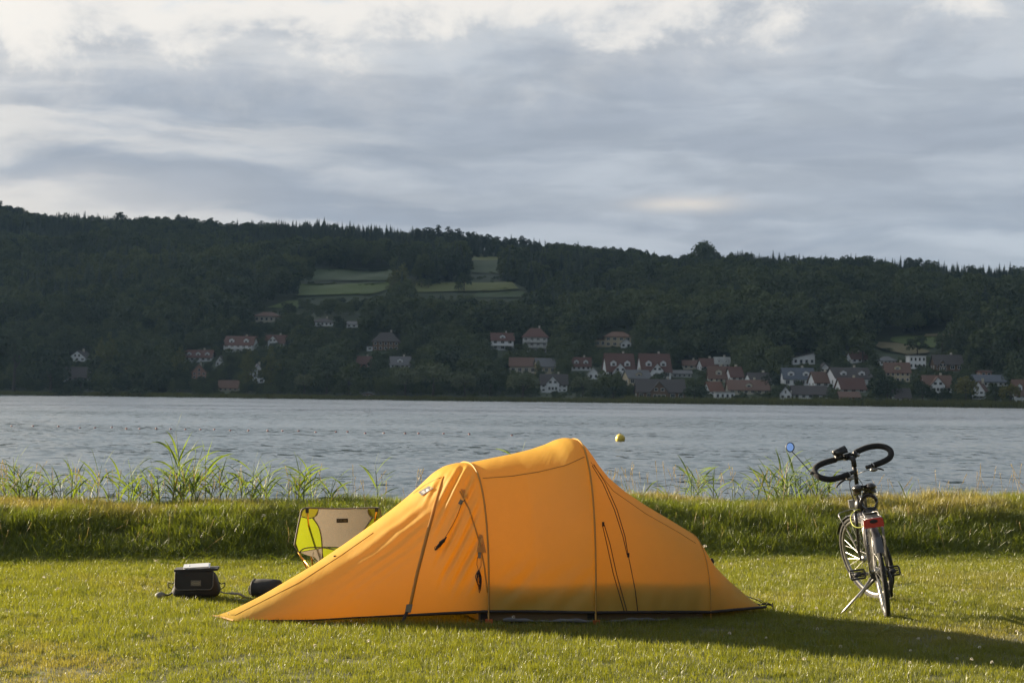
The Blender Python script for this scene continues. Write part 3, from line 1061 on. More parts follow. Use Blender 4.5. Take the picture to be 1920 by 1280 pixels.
TREES = [
 (188, 722, 632, 24, 'poplar', 'slender dark poplar left of its taller neighbour, far left shore'),
 (205, 724, 622, 27, 'poplar', 'tallest slender poplar on the far left shore'),
 (322, 728, 668, 30, 'round', 'round tree touching the golden green poplar below the timber house'),
 (337, 733, 645, 27, 'poplar', 'golden green poplar left of the reddish brown house'),
 (465, 737, 652, 28, 'poplar', 'poplar standing right in front of the tall white gabled house'),
 (508, 736, 648, 34, 'poplar', 'wider golden poplar below the white house with one gable'),
 (755, 560, 490, 28, 'poplar', 'tall dark poplar standing beside the upper meadow'),
 (738, 560, 505, 24, 'poplar', 'shorter dark poplar pressed against the tall one by the meadow'),
 (25, 738, 612, 115, 'round', 'great dark spreading tree at the left edge shore'),
 (95, 737, 642, 82, 'round', 'broad rounded tree right of the great dark one'),
 (150, 735, 700, 50, 'bush', 'low shrub in front of the low dark roofed house'),
 (265, 730, 640, 56, 'round', 'dark blue green tree right of the two slender poplars'),
 (300, 700, 636, 54, 'round', 'dark tree uphill of the golden green poplar'),
 (570, 742, 692, 42, 'willow', 'small grey green willow on the shore below the white bungalow'),
 (612, 744, 668, 60, 'round', 'dark dense tree right of the small grey green willow'),
 (655, 744, 676, 54, 'round', 'dark dense tree left of the tiny grey boat shed'),
 (760, 746, 676, 66, 'willow', 'left willow of the great clump below the grey roofed house'),
 (812, 747, 668, 84, 'willow', 'largest silver green willow in the middle of the clump'),
 (845, 720, 644, 66, 'round', 'brownish green tree rising behind the largest willow'),
 (872, 748, 690, 52, 'willow', 'right willow of the great clump on the shore'),
 (918, 748, 694, 46, 'round', 'dark tree left of the round willow by the barn'),
 (980, 751, 689, 66, 'willow', 'round pale willow in front of the long barn'),
 (1092, 748, 697, 52, 'willow', 'round pale willow left of the jetty'),
 (1009, 708, 675, 15, 'poplar', 'narrow dark conifer shaped tree against the barn roof'),
 (1150, 748, 722, 36, 'round', 'small dark tree behind the jetty'),
 (1302, 752, 717, 50, 'round', 'round dark green tree right of the inn'),
 (1320, 495, 447, 70, 'dome', 'big lone tree standing above the skyline of the ridge'),
 (1283, 496, 474, 38, 'dome', 'smaller tree left of the lone skyline tree'),
 (1464, 676, 607, 48, 'round', 'tall yellow green tree above the village'),
 (1512, 668, 610, 56, 'round', 'dark tree right of the tall yellow green tree'),
 (1345, 660, 620, 36, 'willow', 'pale grey tree above the pale grey roof'),
 (1410, 690, 632, 60, 'round', 'dark round tree over the wide brown roof'),
 (1445, 742, 690, 36, 'round', 'dark narrow tree between long brown roof and blue grey roof'),
 (1440, 752, 730, 40, 'bush', 'shrub between the shore pavilion and the bright white gable'),
 (1390, 752, 734, 36, 'bush', 'shrub right of the shore pavilion'),
 (1720, 668, 628, 46, 'round', 'round dark tree on the stubble field above the white cube'),
 (1766, 664, 622, 33, 'round', 'slender dark tree at the right of the stubble field'),
 (1668, 658, 650, 34, 'bush', 'low shrub row below the stubble field'),
 (1664, 756, 702, 56, 'round', 'large dark tree below the cream house'),
 (1730, 757, 712, 44, 'round', 'dark tree left of the half timbered gable at the shore'),
 (1766, 758, 718, 44, 'bush', 'bright green shrub below the half timbered gable'),
 (1811, 760, 696, 44, 'golden', 'golden weeping willow left of the dark red roofed house'),
 (1894, 762, 712, 48, 'golden', 'golden weeping willow near the right edge'),
 (1866, 758, 716, 36, 'round', 'dark tree between the two golden willows'),
 (1860, 690, 600, 90, 'round', 'tall bright green tree high on the right slope'),
 (1912, 690, 592, 80, 'round', 'tall green tree at the right edge of the slope'),
 (1618, 680, 622, 54, 'round', 'dark tree behind the small red roofed house on the slope'),
 (540, 606, 566, 34, 'round', 'round tree right of the brown roofed bungalow'),
 (870, 548, 508, 30, 'round', 'lone round tree between the meadow strips'),
 (860, 548, 526, 20, 'round', 'small tree left of the lone round meadow tree'),
 (790, 541, 519, 18, 'round', 'small orchard tree on the pale meadow'),
 (803, 543, 522, 18, 'round', 'orchard tree just right of the small one on the pale meadow'),
 (1605, 757, 742, 60, 'bush', 'wide light green shrub on the right shore beside the boat shed'),
 (1640, 757, 744, 44, 'bush', 'light green shrub right of the wide one on the shore'),
 (130, 742, 722, 70, 'bush', 'dark shoreline shrub below the low house at far left'),
 (210, 742, 724, 60, 'bush', 'shoreline shrub below the slender poplars'),
 (262, 743, 724, 58, 'bush', 'shoreline shrub right of the slender poplars'),
 (385, 743, 728, 50, 'bush', 'shoreline shrub below the reddish brown house'),
 (497, 744, 728, 44, 'bush', 'light shoreline shrub below the wider golden poplar'),
]
TB = []
for i, a in enumerate(TREES):
    crest = a[1] in (495, 496)
    low = a[4] == 'bush' and not crest
    tree(*a, var=i, crest=crest, cat='shrub' if low else 'tree', grp='shrubs on the far shore' if low else 'trees on the far shore', name='broadleaf_tree' if crest else None)

# ------------------------------------------------------------------ the woods
FPRO = [crown_mesh('wood_crown', 'round', 500 + i, M['leaf_d']) for i in range(4)] + [conifer_mesh('wood_spruce', 520 + i, M['needle']) for i in range(3)] + \
       [pine_mesh('wood_pine', 540 + i, M['needle']) for i in range(2)] + [crown_mesh('wood_shrub', 'bush', 560 + i, M['leaf_d']) for i in range(2)]
wood = hidden_collection('wood_prototype', FPRO)
n0 = 60000
X = RNG.uniform(-760, 700, n0)
T = RNG.uniform(8, 800, n0)
Y = T + shore_y(X)
u = 960 + F * X / Y
ok = (u > -900) & (u < 2800)
X, Y, T, u = X[ok], Y[ok], T[ok], u[ok]
# thin out: spacing grows up the hill, keep gaps between crowns irregular
keep = RNG.random(len(X)) < np.clip(np.where(T < 190, .95, .42) * (1 + .3 * (fbm(X * .02, Y * .02, 61) - .5)), 0, 1)
X, Y, T, u = X[keep], Y[keep], T[keep], u[keep]
Z = hill_z(X, Y)
top = T > 600
mixn = fbm(X * .008, Y * .008, 71)
con = (RNG.random(len(X)) < np.where(T > 500, np.where(fbm(X * .012, Y * 0, 72) > .40, .93, .35), np.where(mixn > .55, .55, .06))) & (T > 200)
skr = (T > 560) & (u > 1030) & (u < 1300)
con &= ~(skr & (RNG.random(len(X)) < .8))
small = T < 150
hh = np.where(con, RNG.uniform(13, 20, len(X)), RNG.uniform(8, 20, len(X)) * (.75 + .5 * fbm(X * .02, Y * .02, 66)))
hh = np.where(top, RNG.uniform(8.5, 14.0, len(X)) + 2.5 * (RNG.random(len(X)) < .12), hh)
hh = np.where(small, RNG.uniform(5, 14, len(X)) * np.interp(T, [8, 40], [.5, 1]), hh)
hh = np.where((T > 430) & ~top, np.minimum(hh, np.interp(T, [430, 600], [16, 10.5]) + RNG.uniform(-2, 1, len(X))), hh)
ww = np.where(con, hh * RNG.uniform(.8, 1.05, len(X)), hh * RNG.uniform(.72, 1.0, len(X)))
px, pb = proj_np(np.stack([X, Y, Z], 1))
_, pt = proj_np(np.stack([X, Y, Z + hh], 1))
hw = ww * .36 / Y * F
def clear_of(X, Y, px, pb, pt, hw):
    """trees must not hide the houses or the clearings"""
    good = np.ones(len(X), bool)
    cover = np.random.default_rng(3).uniform(.12, .5, len(X))
    for (a, b, c, d, D_) in HB:
        good &= ~((px + hw * .8 > a) & (px - hw * .8 < b) & (pt < d - cover * (d - c)) & (pb > c) & (Y < D_ + 14))
    for _, _, P in FIELDS:
        x0, x1 = min(a for a, b in P), max(a for a, b in P)
        y0, y1 = min(b for a, b in P), max(b for a, b in P)
        ov = (px + hw * .6 > x0) & (px - hw * .6 < x1) & (pt < y1 - 2) & (pb > y0 + 1)
        for i in np.nonzero(ov & good)[0]:
            for qx in (-.6, 0, .6):
                for qy in (.02, .12, .24, .36, .48, .6, .72, .84, .97):
                    if in_poly(px[i] + qx * hw[i], pb[i] + (pt[i] - pb[i]) * qy, P):
                        good[i] = False
    return good

good = clear_of(X, Y, px, pb, pt, hw)
for f_ in (.55, .30):                          # where a tall tree would stand in the way a smaller one grows
    bad = ~good & ~con
    hh[bad] *= f_
    ww[bad] *= f_ ** .7
    pt = proj_np(np.stack([X, Y, Z + hh], 1))[1]
    hw = ww * .36 / Y * F
    good = good | (bad & clear_of(X, Y, px, pb, pt, hw))
X, Y, Z, hh, ww, con, T, u, small = (a[good] for a in (X, Y, Z, hh, ww, con, T, u, small))
n = len(X)
idx = np.where(con, np.where((u > 780) & (u < 1010) & (T > 560) & (RNG.random(n) < .7), 7 + RNG.integers(0, 2, n), 4 + RNG.integers(0, 3, n)), np.where(small & (RNG.random(n) < .5), 9 + RNG.integers(0, 2, n), RNG.integers(0, 4, n)))
rot = np.stack([RNG.normal(0, .03, n), RNG.normal(0, .03, n), RNG.uniform(0, 6.28, n)], 1)
scatter('woodland', np.stack([X, Y, Z - .3], 1), rot, np.stack([ww, ww, hh], 1), idx, wood, np.clip(sstep(fbm(X * .016, Y * .016, 131), .5, .72) * .8 + RNG.normal(0, .12, n), 0, 1) * (1 - .6 * sstep(T, 330, 520)), label='dark mixed woodland covering the hills across the lake', cat='woodland')
print('wood', n)
# reed belt on the far shore
n = 5200
X = RNG.uniform(-330, 300, n)
Y = shore_y(X) + RNG.uniform(-1.5, 5, n)
Z = np.maximum(hill_z(X, Y), WATER)
def reed_tuft(seed):
    rng = np.random.default_rng(seed)
    mb = MB()
    for i in range(26):
        x, y = rng.normal(0, .9, 2)
        a = rng.uniform(0, 3.14)
        hh_ = rng.uniform(.6, 1)
        lx, ly = rng.normal(0, .15, 2)
        mb.add([(x - .12 * math.cos(a), y - .12 * math.sin(a), 0), (x + .12 * math.cos(a), y + .12 * math.sin(a), 0), (x + lx, y + ly, hh_)], [(0, 1, 2)])
    return mb
RT = hidden_collection('reed_belt_tuft', [reed_tuft(i).mesh('reed_belt_tuft', foliage('belt_reed', (.085, .10, .03), (.12, .125, .04), .3) if i == 0 else bpy.data.materials['belt_reed']) for i in range(3)])
s_ = np.where((X > 40), RNG.uniform(1.5, 2.8, n), RNG.uniform(.8, 1.8, n))
scatter('reed_belt', np.stack([X, Y, Z], 1), np.stack([X * 0, X * 0, RNG.uniform(0, 6.28, n)], 1), np.stack([X * 0 + 1, X * 0 + 1, s_], 1), RNG.integers(0, 3, n), RT, label='light green reed belt along the far shore', cat='reeds')

# ------------------------------------------------------------------ lawn and bank grass
def tuft(seed, n, rad, h0, h1, w0, w1, lean, seg, mat, droop=.5):
    rng = np.random.default_rng(seed)
    mb = MB()
    for i in range(n):
        r_, a = rad * math.sqrt(rng.random()), rng.uniform(0, 6.28)
        b = Vector((r_ * math.cos(a), r_ * math.sin(a), -.004))
        hh_, w = rng.uniform(h0, h1), rng.uniform(w0, w1)
        la = rng.uniform(0, 6.28)
        ld = Vector((math.cos(la), math.sin(la), 0))
        ln = abs(rng.normal(0, lean)) * hh_
        fa = rng.uniform(0, 6.28)
        sd = Vector((math.cos(fa), math.sin(fa), 0)) * w / 2
        vs, fs = [], []
        for j in range(seg):
            t = j / seg
            p_ = b + ld * (ln * t ** 1.8) + Vector((0, 0, hh_ * (t - droop * .35 * t ** 3 * min(1, ln / hh_ * 1.5))))
            ww_ = 1 - .55 * t
            vs += [p_ - sd * ww_, p_ + sd * ww_]
        t = 1
        vs.append(b + ld * ln + Vector((0, 0, hh_ * (1 - droop * .35 * min(1, ln / hh_ * 1.5)))))
        for j in range(seg - 1):
            fs.append((2 * j, 2 * j + 1, 2 * j + 3, 2 * j + 2))
        fs.append((2 * seg - 2, 2 * seg - 1, 2 * seg))
        mb.add(vs, fs)
    return mb.mesh('grass_tuft', mat)

lawn_c = hidden_collection('lawn_tuft', [tuft(900 + i, 34, .085, .018, .052, .0022, .0042, .55, 2, M['lawn']) for i in range(6)])


def band(n, y0, y1, side):
    Y = np.sqrt(RNG.uniform(y0 ** 2, y1 ** 2, n))
    X = RNG.uniform(-1, 1, n) * (.30 * Y + side)
    return X, Y

X, Y = band(48000, 7.2, 20.5, 1.8)
v = Y - foot_y(X)
ok = v < .25
X, Y = X[ok], Y[ok]
n = len(X)
Z = ground_z(X, Y)
patch = fbm(X * .55, Y * .55, 31)
patch2 = fbm(X * 1.6, Y * 1.6, 35)
front = sstep(Y, 12.0, 10.2)
dryv = sstep(patch + .35 * (patch2 - .5), .50, .66) * (.24 + .36 * front * sstep(X, 2.2, -.6))
# worn ground right of the bicycle
worn = np.exp(-(((X - 3.55) / .75) ** 2 + ((Y - 12.0) / .55) ** 2))
dryv = np.clip(dryv + .75 * worn * (patch2 + .3) + RNG.normal(0, .07, n) + .05, 0, 1)
hs = .45 + .95 * fbm(X * 1.1, Y * 1.1, 41) ** 1.3 + .5 * fbm(X * 4.5, Y * 4.5, 44)
hs *= (1 - .28 * dryv)
# unmown fringe around the tent
rot = np.stack([RNG.normal(0, .12, n), RNG.normal(0, .12, n), RNG.uniform(0, 6.28, n)], 1)
scatter('lawn_grass', np.stack([X, Y, Z], 1), rot, np.stack([np.ones(n), np.ones(n), hs], 1), RNG.integers(0, 6, n), lawn_c, dryv, 'short mown grass of the camping lawn with dry patches', 'grass')

bank_c = hidden_collection('bank_tuft', [tuft(950 + i, 20, .075, .09, .24, .0035, .0065, .55, 4, M['bank']) for i in range(6)])
n = 26000
X = RNG.uniform(-9.5, 9.5, n)
v = RNG.uniform(-.35, 3.7, n) + .12 * RNG.normal(size=n)
Y = foot_y(X) + v
Z = ground_z(X, Y)
clump = fbm(X * 1.3, Y * 1.8, 51)
hs = (.14 + .60 * sstep(v, -.25, .65)) * (.25 + 1.55 * clump)
hs *= np.where(v > 1.7, .75 + .6 * sstep(fbm(X * .8, Y * .8, 57), .42, .68), 1.0)
dryv = np.clip(.6 * sstep(v, .9, 1.6) * sstep(fbm(X * .9, Y, 53), .40, .62) + RNG.normal(.02, .06, n), 0, 1)
rot = np.stack([RNG.normal(0, .22, n), RNG.normal(0, .22, n), RNG.uniform(0, 6.28, n)], 1)
scatter('bank_grass', np.stack([X, Y, Z], 1), rot, np.stack([np.ones(n) * 1.05, np.ones(n) * 1.05, hs], 1), RNG.integers(0, 6, n), bank_c, dryv, 'long uncut grass growing on the low bank', 'grass')

# dry flowering stalks on the bank and its crest
def stalk(seed):
    rng = np.random.default_rng(seed)
    mb = MB()
    l = rng.uniform(-.28, .28)
    mb.tube([(0, 0, 0), (l * .25, 0, .45), (l * .7, .02, .8), (l, .03, 1)], [.0035, .003, .0026, .0018], 4, caps=False)
    for i in range(12):
        t = .74 + .26 * i / 11
        c = Vector((l * (t ** 1.3), .02, t))
        a = rng.uniform(0, 6.28)
        e = c + Vector((math.cos(a) * .022, math.sin(a) * .022, .05))
        s2 = Vector((math.sin(a), -math.cos(a), 0)) * .006
        mb.add([c - s2, c + s2, e], [(0, 1, 2)])
    return mb.mesh('stalk', M['stalk'])
st_c = hidden_collection('stalk', [stalk(i) for i in range(5)])
n = 620
X = RNG.uniform(-8.5, 8.5, n)
v = np.where(RNG.random(n) < .68, RNG.uniform(1.3, 2.9, n), RNG.uniform(.15, 1.3, n))
v = v + .0
Y = foot_y(X) + v
Z = ground_z(X, Y)
sc = RNG.uniform(.22, .50, n) * np.where(v > 1.3, 1.05, .62)
scatter('dry_grass_stalks', np.stack([X, Y, Z], 1), np.stack([RNG.normal(0, .25, n), RNG.normal(0, .25, n), RNG.uniform(0, 6.28, n)], 1), np.stack([sc * .9 + .1] * 2 + [sc], 1), RNG.integers(0, 5, n), st_c, label='thin dry grass stalks with seed heads on the bank', cat='grass')

# broad leaved weeds pressed into the lawn
def rosette(seed):
    rng = np.random.default_rng(seed)
    mb = MB()
    for i in range(9):
        a = 6.283 * i / 9 + rng.uniform(-.3, .3)
        l_, w_ = rng.uniform(.035, .065), rng.uniform(.010, .018)
        c, s2 = math.cos(a), math.sin(a)
        up = rng.uniform(.25, .7)
        P = [(0, 0), (.35, .8), (.7, 1), (1, .15)]
        vs = []
        for t, w2 in P:
            z_ = .006 + l_ * up * t * (1 - .45 * t)
            vs += [(c * l_ * t - s2 * w_ * w2 * .5, s2 * l_ * t + c * w_ * w2 * .5, z_ + .003), (c * l_ * t + s2 * w_ * w2 * .5, s2 * l_ * t - c * w_ * w2 * .5, z_ + .003)]
        mb.add(vs, [(2 * j, 2 * j + 1, 2 * j + 3, 2 * j + 2) for j in range(3)])
    return mb.mesh('weed', M['bank'])
we_c = hidden_collection('weed', [rosette(i) for i in range(4)])
X, Y = band(1500, 8.2, 17.5, .6)
ok = (fbm(X * .9, Y * .9, 87) > .52) & (Y - foot_y(X) < -.1)
X, Y = X[ok], Y[ok]
n = len(X)
sc = RNG.uniform(.4, .85, n)
scatter('lawn_weeds', np.stack([X, Y, ground_z(X, Y) + .012], 1), np.stack([RNG.normal(0, .15, n), RNG.normal(0, .15, n), RNG.uniform(0, 6.28, n)], 1), np.stack([sc] * 3, 1), RNG.integers(0, 4, n), we_c, label='broad leaved weeds growing between the lawn grass', cat='weeds')

# white clover heads
def clover(seed):
    rng = np.random.default_rng(seed)
    mb = MB()
    mb.tube([(0, 0, 0), (.004, 0, .04), (.006, .002, .075)], .0012, 4, 1)
    for i in range(46):
        d = Vector(rng.normal(size=3)).normalized()
        if d.z < -.5:
            d.z *= -1
        c = Vector((.006, .002, .082)) + d * .0085
        a = d.orthogonal().normalized() * .0032
        b = d.cross(a).normalized() * .0022
        mb.add([c - a - b, c + a - b, c + d * .006 + a * .4, c + d * .006 - a * .4], [(0, 1, 2, 3)])
    return mb.mesh('clover_flower', [M['clover'], M['reed_stem']])
cl_c = hidden_collection('clover_flower', [clover(i) for i in range(3)])
X, Y = band(520, 8.8, 20.4, .5)
v = Y - foot_y(X)
pr = np.where(v < 0, .35 + .6 * sstep(X, -1.0, 3.0) * sstep(Y, 14.5, 11.5), .6)
ok = (RNG.random(len(X)) < pr) & (fbm(X * .7, Y * .7, 77) > .43) & (v < 1.6)
X, Y, v = X[ok], Y[ok], v[ok]
n = len(X)
sc = RNG.uniform(.55, .9, n) * np.where(v > 0, 1.7, 1.0)
scatter('white_clover', np.stack([X, Y, ground_z(X, Y)], 1), np.stack([RNG.normal(0, .2, n), RNG.normal(0, .2, n), RNG.uniform(0, 6.28, n)], 1), np.stack([sc] * 3, 1), RNG.integers(0, 3, n), cl_c, label='white clover heads scattered over lawn and bank', cat='clover')

# ------------------------------------------------------------------ reeds on the near shore: every plant is its own thing
_ONES = 'first second third fourth fifth sixth seventh eighth ninth tenth eleventh twelfth thirteenth fourteenth fifteenth sixteenth seventeenth eighteenth nineteenth'.split()
_TENS = [('twentieth', 'twenty'), ('thirtieth', 'thirty'), ('fortieth', 'forty'), ('fiftieth', 'fifty'), ('sixtieth', 'sixty'), ('seventieth', 'seventy')]
ORD = _ONES + [t_[0] if q_ == 0 else t_[1] + '-' + _ONES[q_ - 1] for t_ in _TENS for q_ in range(10)]


def reed_leaf(rng, ln, w, up, bend):
    mb = MB()
    n_ = 9
    pts = []
    a = up
    p_ = Vector((0, 0, 0))
    for i in range(n_ + 1):
        t = i / n_
        pts.append(p_.copy())
        p_ += Vector((math.cos(a), 0, math.sin(a))) * (ln / n_)
        a -= bend / n_ * (0.4 + 1.2 * t)
    tw = rng.uniform(-.7, .7)
    vs = []
    for i, q in enumerate(pts):
        t = i / n_
        ww_ = w * (.45 + .55 * min(1, t * 4)) * (1 - t ** 2.2) + .0006
        d = Vector((0, math.cos(tw * t * 2), math.sin(tw * t * 2)))
        vs += [q - d * ww_ / 2, q + Vector((0, 0, -.0035 * (1 - t))), q + d * ww_ / 2]
    fs = []
    for i in range(n_):
        fs += [(3 * i, 3 * i + 1, 3 * i + 4, 3 * i + 3), (3 * i + 1, 3 * i + 2, 3 * i + 5, 3 * i + 4)]
    return mb.add(vs, fs).mesh('leaf', M['reed'], True)

_rl = np.random.default_rng(5)
LEAVES = [reed_leaf(_rl, 1.0, .080 * _rl.uniform(.8, 1.2), up, bend) for up, bend in ((1.25, .5), (1.1, .9), (1.0, 1.3), (.85, 1.0), (1.35, .2), (.95, 1.7), (1.2, 1.2))]
REEDS = []                                     # (photo column, row of the tip, wide)
for a in ((8, 880), (25, 838), (48, 872), (62, 905), (97, 868), (118, 905), (152, 884), (172, 900), (205, 915), (228, 862), (252, 880), (275, 876), (298, 910),
          (330, 775), (345, 868), (368, 822), (384, 815), (402, 880), (420, 858), (440, 905), (457, 880), (477, 846), (489, 868), (508, 857), (540, 905), (565, 852), (590, 900), (625, 888), (655, 898), (703, 850)):
    REEDS.append((*a, 'left'))
for a in ((978, 826), (1178, 908), (1205, 915), (1252, 918), (1296, 868), (1318, 900), (1338, 888), (1372, 905), (1392, 898), (1428, 872), (1446, 868), (1462, 838), (1472, 862), (1486, 846), (1500, 870), (1516, 868),
          (1534, 880), (1552, 895), (1575, 905), (1700, 915), (1770, 918)):
    REEDS.append((*a, 'right'))
rr = random.Random(12)
for lo_, hi_, m_n, sd_n in ((0, 60, 6, 'left'), (60, 215, 8, 'left'), (290, 325, 3, 'left'), (515, 610, 5, 'left'), (215, 290, 5, 'left'), (325, 430, 13, 'left'), (430, 515, 7, 'left'), (1280, 1350, 4, 'right'), (1425, 1550, 15, 'right')):
    for _ in range(m_n):
        REEDS.append((rr.uniform(lo_, hi_), rr.uniform(822, 905) if sd_n == 'left' and lo_ == 325 else rr.uniform(852, 915) if sd_n == 'left' else rr.uniform(865, 915), sd_n))
REEDS.sort(key=lambda q_: q_[0])
cnt = {'left': 0, 'right': 0}
for px_, py_, side in REEDS:
    dv = rr.uniform(2.4, 3.4)
    X0 = atd(px_, py_, 20).x
    Y0 = float(foot_y(X0)) + dv
    tp = atd(px_, py_, Y0)
    z0 = float(ground_z(tp.x, Y0)) - .03
    hgt = tp.z - z0
    i_ = cnt[side]
    cnt[side] += 1
    if (px_, py_) == (330, 775):
        lab = 'tallest reed of all, upright bare stem left of the chair'
    elif px_ == 978:
        lab = 'single reed tip rising over the tent ridge'
    else:
        lab = 'green reed on the bank %s of the tent, %s from the left there' % (side, ORD[i_])
    root = link('reed', None, None, lab, 'reed', 'reeds on the near shore', loc=(tp.x, Y0, z0))
    lx = rr.uniform(-.10, .10) * hgt
    if (px_, py_) == (330, 775):
        lx = -.07
    stem = [Vector((-lx * 1.0, 0, 0)), Vector((-lx * .8, 0, hgt * .3)), Vector((-lx * .45, 0, hgt * .6)), Vector((0, 0, hgt * .82))]
    MB().tube(stem, [.0048, .0042, .0034, .002], 6).build('stem', M['reed_stem'], root, True)
    link('leaf', LEAVES[4], root, loc=stem[3] - Vector((0, 0, .02)), rot=(0, 0, rr.choice((0.1, 2.9))), scale=hgt * .2 + .04)
    nl = 4 if py_ > 895 else rr.randint(7, 10)
    bare = (px_, py_) == (330, 775)
    for q in range(nl):
        t = (.22 + .55 * q / max(1, nl - 1)) if not bare else (.42 + .3 * q / nl)
        b = stem[0].lerp(stem[3], t)
        az_ = rr.choice((0, math.pi)) + rr.uniform(-.75, .75)
        if px_ in (384, 368, 1296):
            az_ = rr.uniform(-.5, .5)
        link('leaf', rr.choice(LEAVES), root, loc=b, rot=(rr.uniform(-.25, .25), 0, az_), scale=rr.uniform(.34, .54) * min(1.0, .45 + hgt * .5))

# ------------------------------------------------------------------ tent
M['fly'] = thin('tent_fabric', (.63, .40, .052), (.86, .45, .009), .52, .12, 1.6, .05, .5, bump=.4, bscale=1.0, crease=True)
M['fly2'] = thin('tent_reinforcement', (.50, .27, .05), (.62, .27, .02), .35, .06, 6, .03)
M['sleeve'] = thin('pole_sleeve', (.50, .29, .07), (.55, .27, .03), .3, .08, 8, .03)
M['seam'] = plain('tent_seam', (.40, .20, .045), .8)
M['hem'] = plain('tent_hem', (.022, .016, .014), .8)
M['inner'] = plain('inner_tub', (.11, .08, .045), .8, var=.2)
M['black'] = plain('black_cloth', (.012, .012, .014), .75, var=.3, scale=9, bump=.2, bscale=140)
M['cord'] = plain('black_cord', (.015, .014, .014), .8)
M['patch'] = plain('grey_patch', (.19, .165, .12), .8)
M['silver'] = plain('groundsheet_silver', (.15, .15, .165), .5, var=.3, scale=14, bump=.5, bscale=22)
M['peg'] = plain('orange_webbing', (.42, .085, .02), .7)
M['logo'] = plain('logo_white', (.72, .72, .70), .7)

SIL = [(421, 1157), (445, 1146), (500, 1116), (560, 1080), (600, 1056), (650, 1021), (700, 985), (735, 959), (765, 935), (790, 913), (808, 896), (823, 882), (840, 872), (860, 867), (880, 867.5), (900, 863.4), (930, 857.5),
       (962, 851), (1000, 841.5), (1025, 833), (1044, 824), (1058, 820.5), (1072, 822), (1085, 830), (1097, 845), (1108, 862), (1130, 889), (1160, 914), (1200, 942), (1240, 966), (1270, 984), (1288, 995), (1300, 1008),
       (1314, 1030), (1330, 1053), (1360, 1083), (1400, 1117), (1434, 1144)]
AX = [(421, 12.34), (640, 12.66), (870, 12.88), (1065, 12.97), (1290, 13.05), (1434, 13.12)]
st_px = np.array([a for a, b in SIL], float)
st_z = []
for a, b in SIL:
    st_z.append(atd(a, b, float(np.interp(a, [q[0] for q in AX], [q[1] for q in AX]))).z)
st_z = np.array(st_z)
NS, NA = 420, 140
gp = np.linspace(421, 1434, NS)
gz = np.interp(gp, st_px, st_z)
ker = np.array([1, 2, 3, 2, 1], float)
ker /= ker.sum()
gz[3:-3] = np.convolve(gz, ker, 'same')[3:-3]
gw = np.interp(gp, [421, 500, 700, 868, 965, 1070, 1180, 1292, 1360, 1434], [.16, .24, .44, .62, .63, .69, .60, .47, .26, .05])
ge_ = np.interp(gp, [421, 520, 740, 810, 866, 960, 1075, 1180, 1290, 1340, 1434], [1.0, .92, .86, .82, .80, .86, .80, .95, .86, 1.05, 1.1])
gan = np.interp(gp, [421, 520, 868, 1070, 1290, 1434], [36, 24, 17, 11, 14, 14])
ghem = np.interp(gp, [421, 470, 560, 750, 868, 900, 1070, 1200, 1300, 1434], [.012, .012, .012, .055, .085, .085, .085, .075, .06, .045])
TENT_O = Vector((0, 12.9, 0))
tv = np.zeros((NS, NA + 1, 3))
for i in range(NS):
    d0 = float(np.interp(gp[i], [q[0] for q in AX], [q[1] for q in AX]))
    a = atd(gp[i], 1000, d0)
    w = Vector((math.sin(R(gan[i])), -math.cos(R(gan[i]))))
    for j in range(NA + 1):
        th = math.pi * j / NA
        c, s_ = math.cos(th), math.sin(th)
        cc = math.copysign(abs(c) ** ge_[i], c) * gw[i]
        zz = ghem[i] + max(0.0, gz[i] - ghem[i]) * s_ ** ge_[i]
        tv[i, j] = (a.x + w.x * cc, a.y + w.y * cc, zz)
# folds: long drawn creases from the front hoop down to the door corner, slack near the hem
sx_ = tv[:, :, 0]
zz_ = tv[:, :, 2]
nearside = np.broadcast_to(np.arange(NA + 1)[None, :] < NA * .52, sx_.shape)
g2 = np.broadcast_to(gp[:, None], sx_.shape)
q = sx_ * .89 - zz_ * .46
q2 = sx_ * .46 + zz_ * .89
wv = np.sin(q * 74 + 3.0 * fbm(q * 5, q2 * 1.5, 91)) + .6 * np.sin(q * 131 + 5 * fbm(q * 6, q2 * 2, 95))
mask = sstep(g2, 770, 810) * (1 - sstep(g2, 850, 871)) * sstep(zz_, .14, .42)
amp = .012 * mask * wv * (.5 + fbm(q * 4, q2 * 2, 97))
mask2 = sstep(g2, 470, 540) * (1 - sstep(g2, 760, 800))
ridge = np.interp(gp, st_px, st_z)[:, None]
q3 = (ridge - zz_) * 1.0
amp2 = .0050 * mask2 * sstep(g2, 560, 740) * np.sin(q3 * 95 + 4 * fbm(sx_ * 1.3, zz_ * 5, 99)) * (1 - sstep(q3, .16, .42))
mask3 = sstep(g2, 880, 930) * (1 - sstep(g2, 1060, 1085)) * (1 - sstep(zz_, .32, .55))
q4 = sx_ * .62 - zz_ * .79
amp3 = .0050 * mask3 * np.sin(q4 * 47 + 11 * fbm(sx_ * 2.5, zz_ * 4, 92)) * (.2 + 1.3 * fbm(sx_ * 4, zz_ * 2, 93))
mask4 = sstep(g2, 1085, 1110) * (1 - sstep(zz_, .10, .30))
amp4 = .003 * mask4 * np.sin(sx_ * 44 + 4 * fbm(sx_ * 3, zz_ * 6, 96))
slack = .007 * (fbm(sx_ * 3.2, zz_ * 3.2 + 40, 98) - .5)
side_w = (1 - sstep(np.arange(NA + 1) / NA, .36, .49))[None, :]
off = (amp + amp2 + amp3 + amp4) * side_w + slack * sstep(zz_, .05, .2)
nd = np.zeros_like(tv)
ww3 = np.stack([np.sin(np.radians(gan)), -np.cos(np.radians(gan))], 1)
sgn = np.cos(np.pi * np.arange(NA + 1) / NA)
nd[:, :, 0] = ww3[:, 0:1] * sgn[None, :]
nd[:, :, 1] = ww3[:, 1:2] * sgn[None, :]
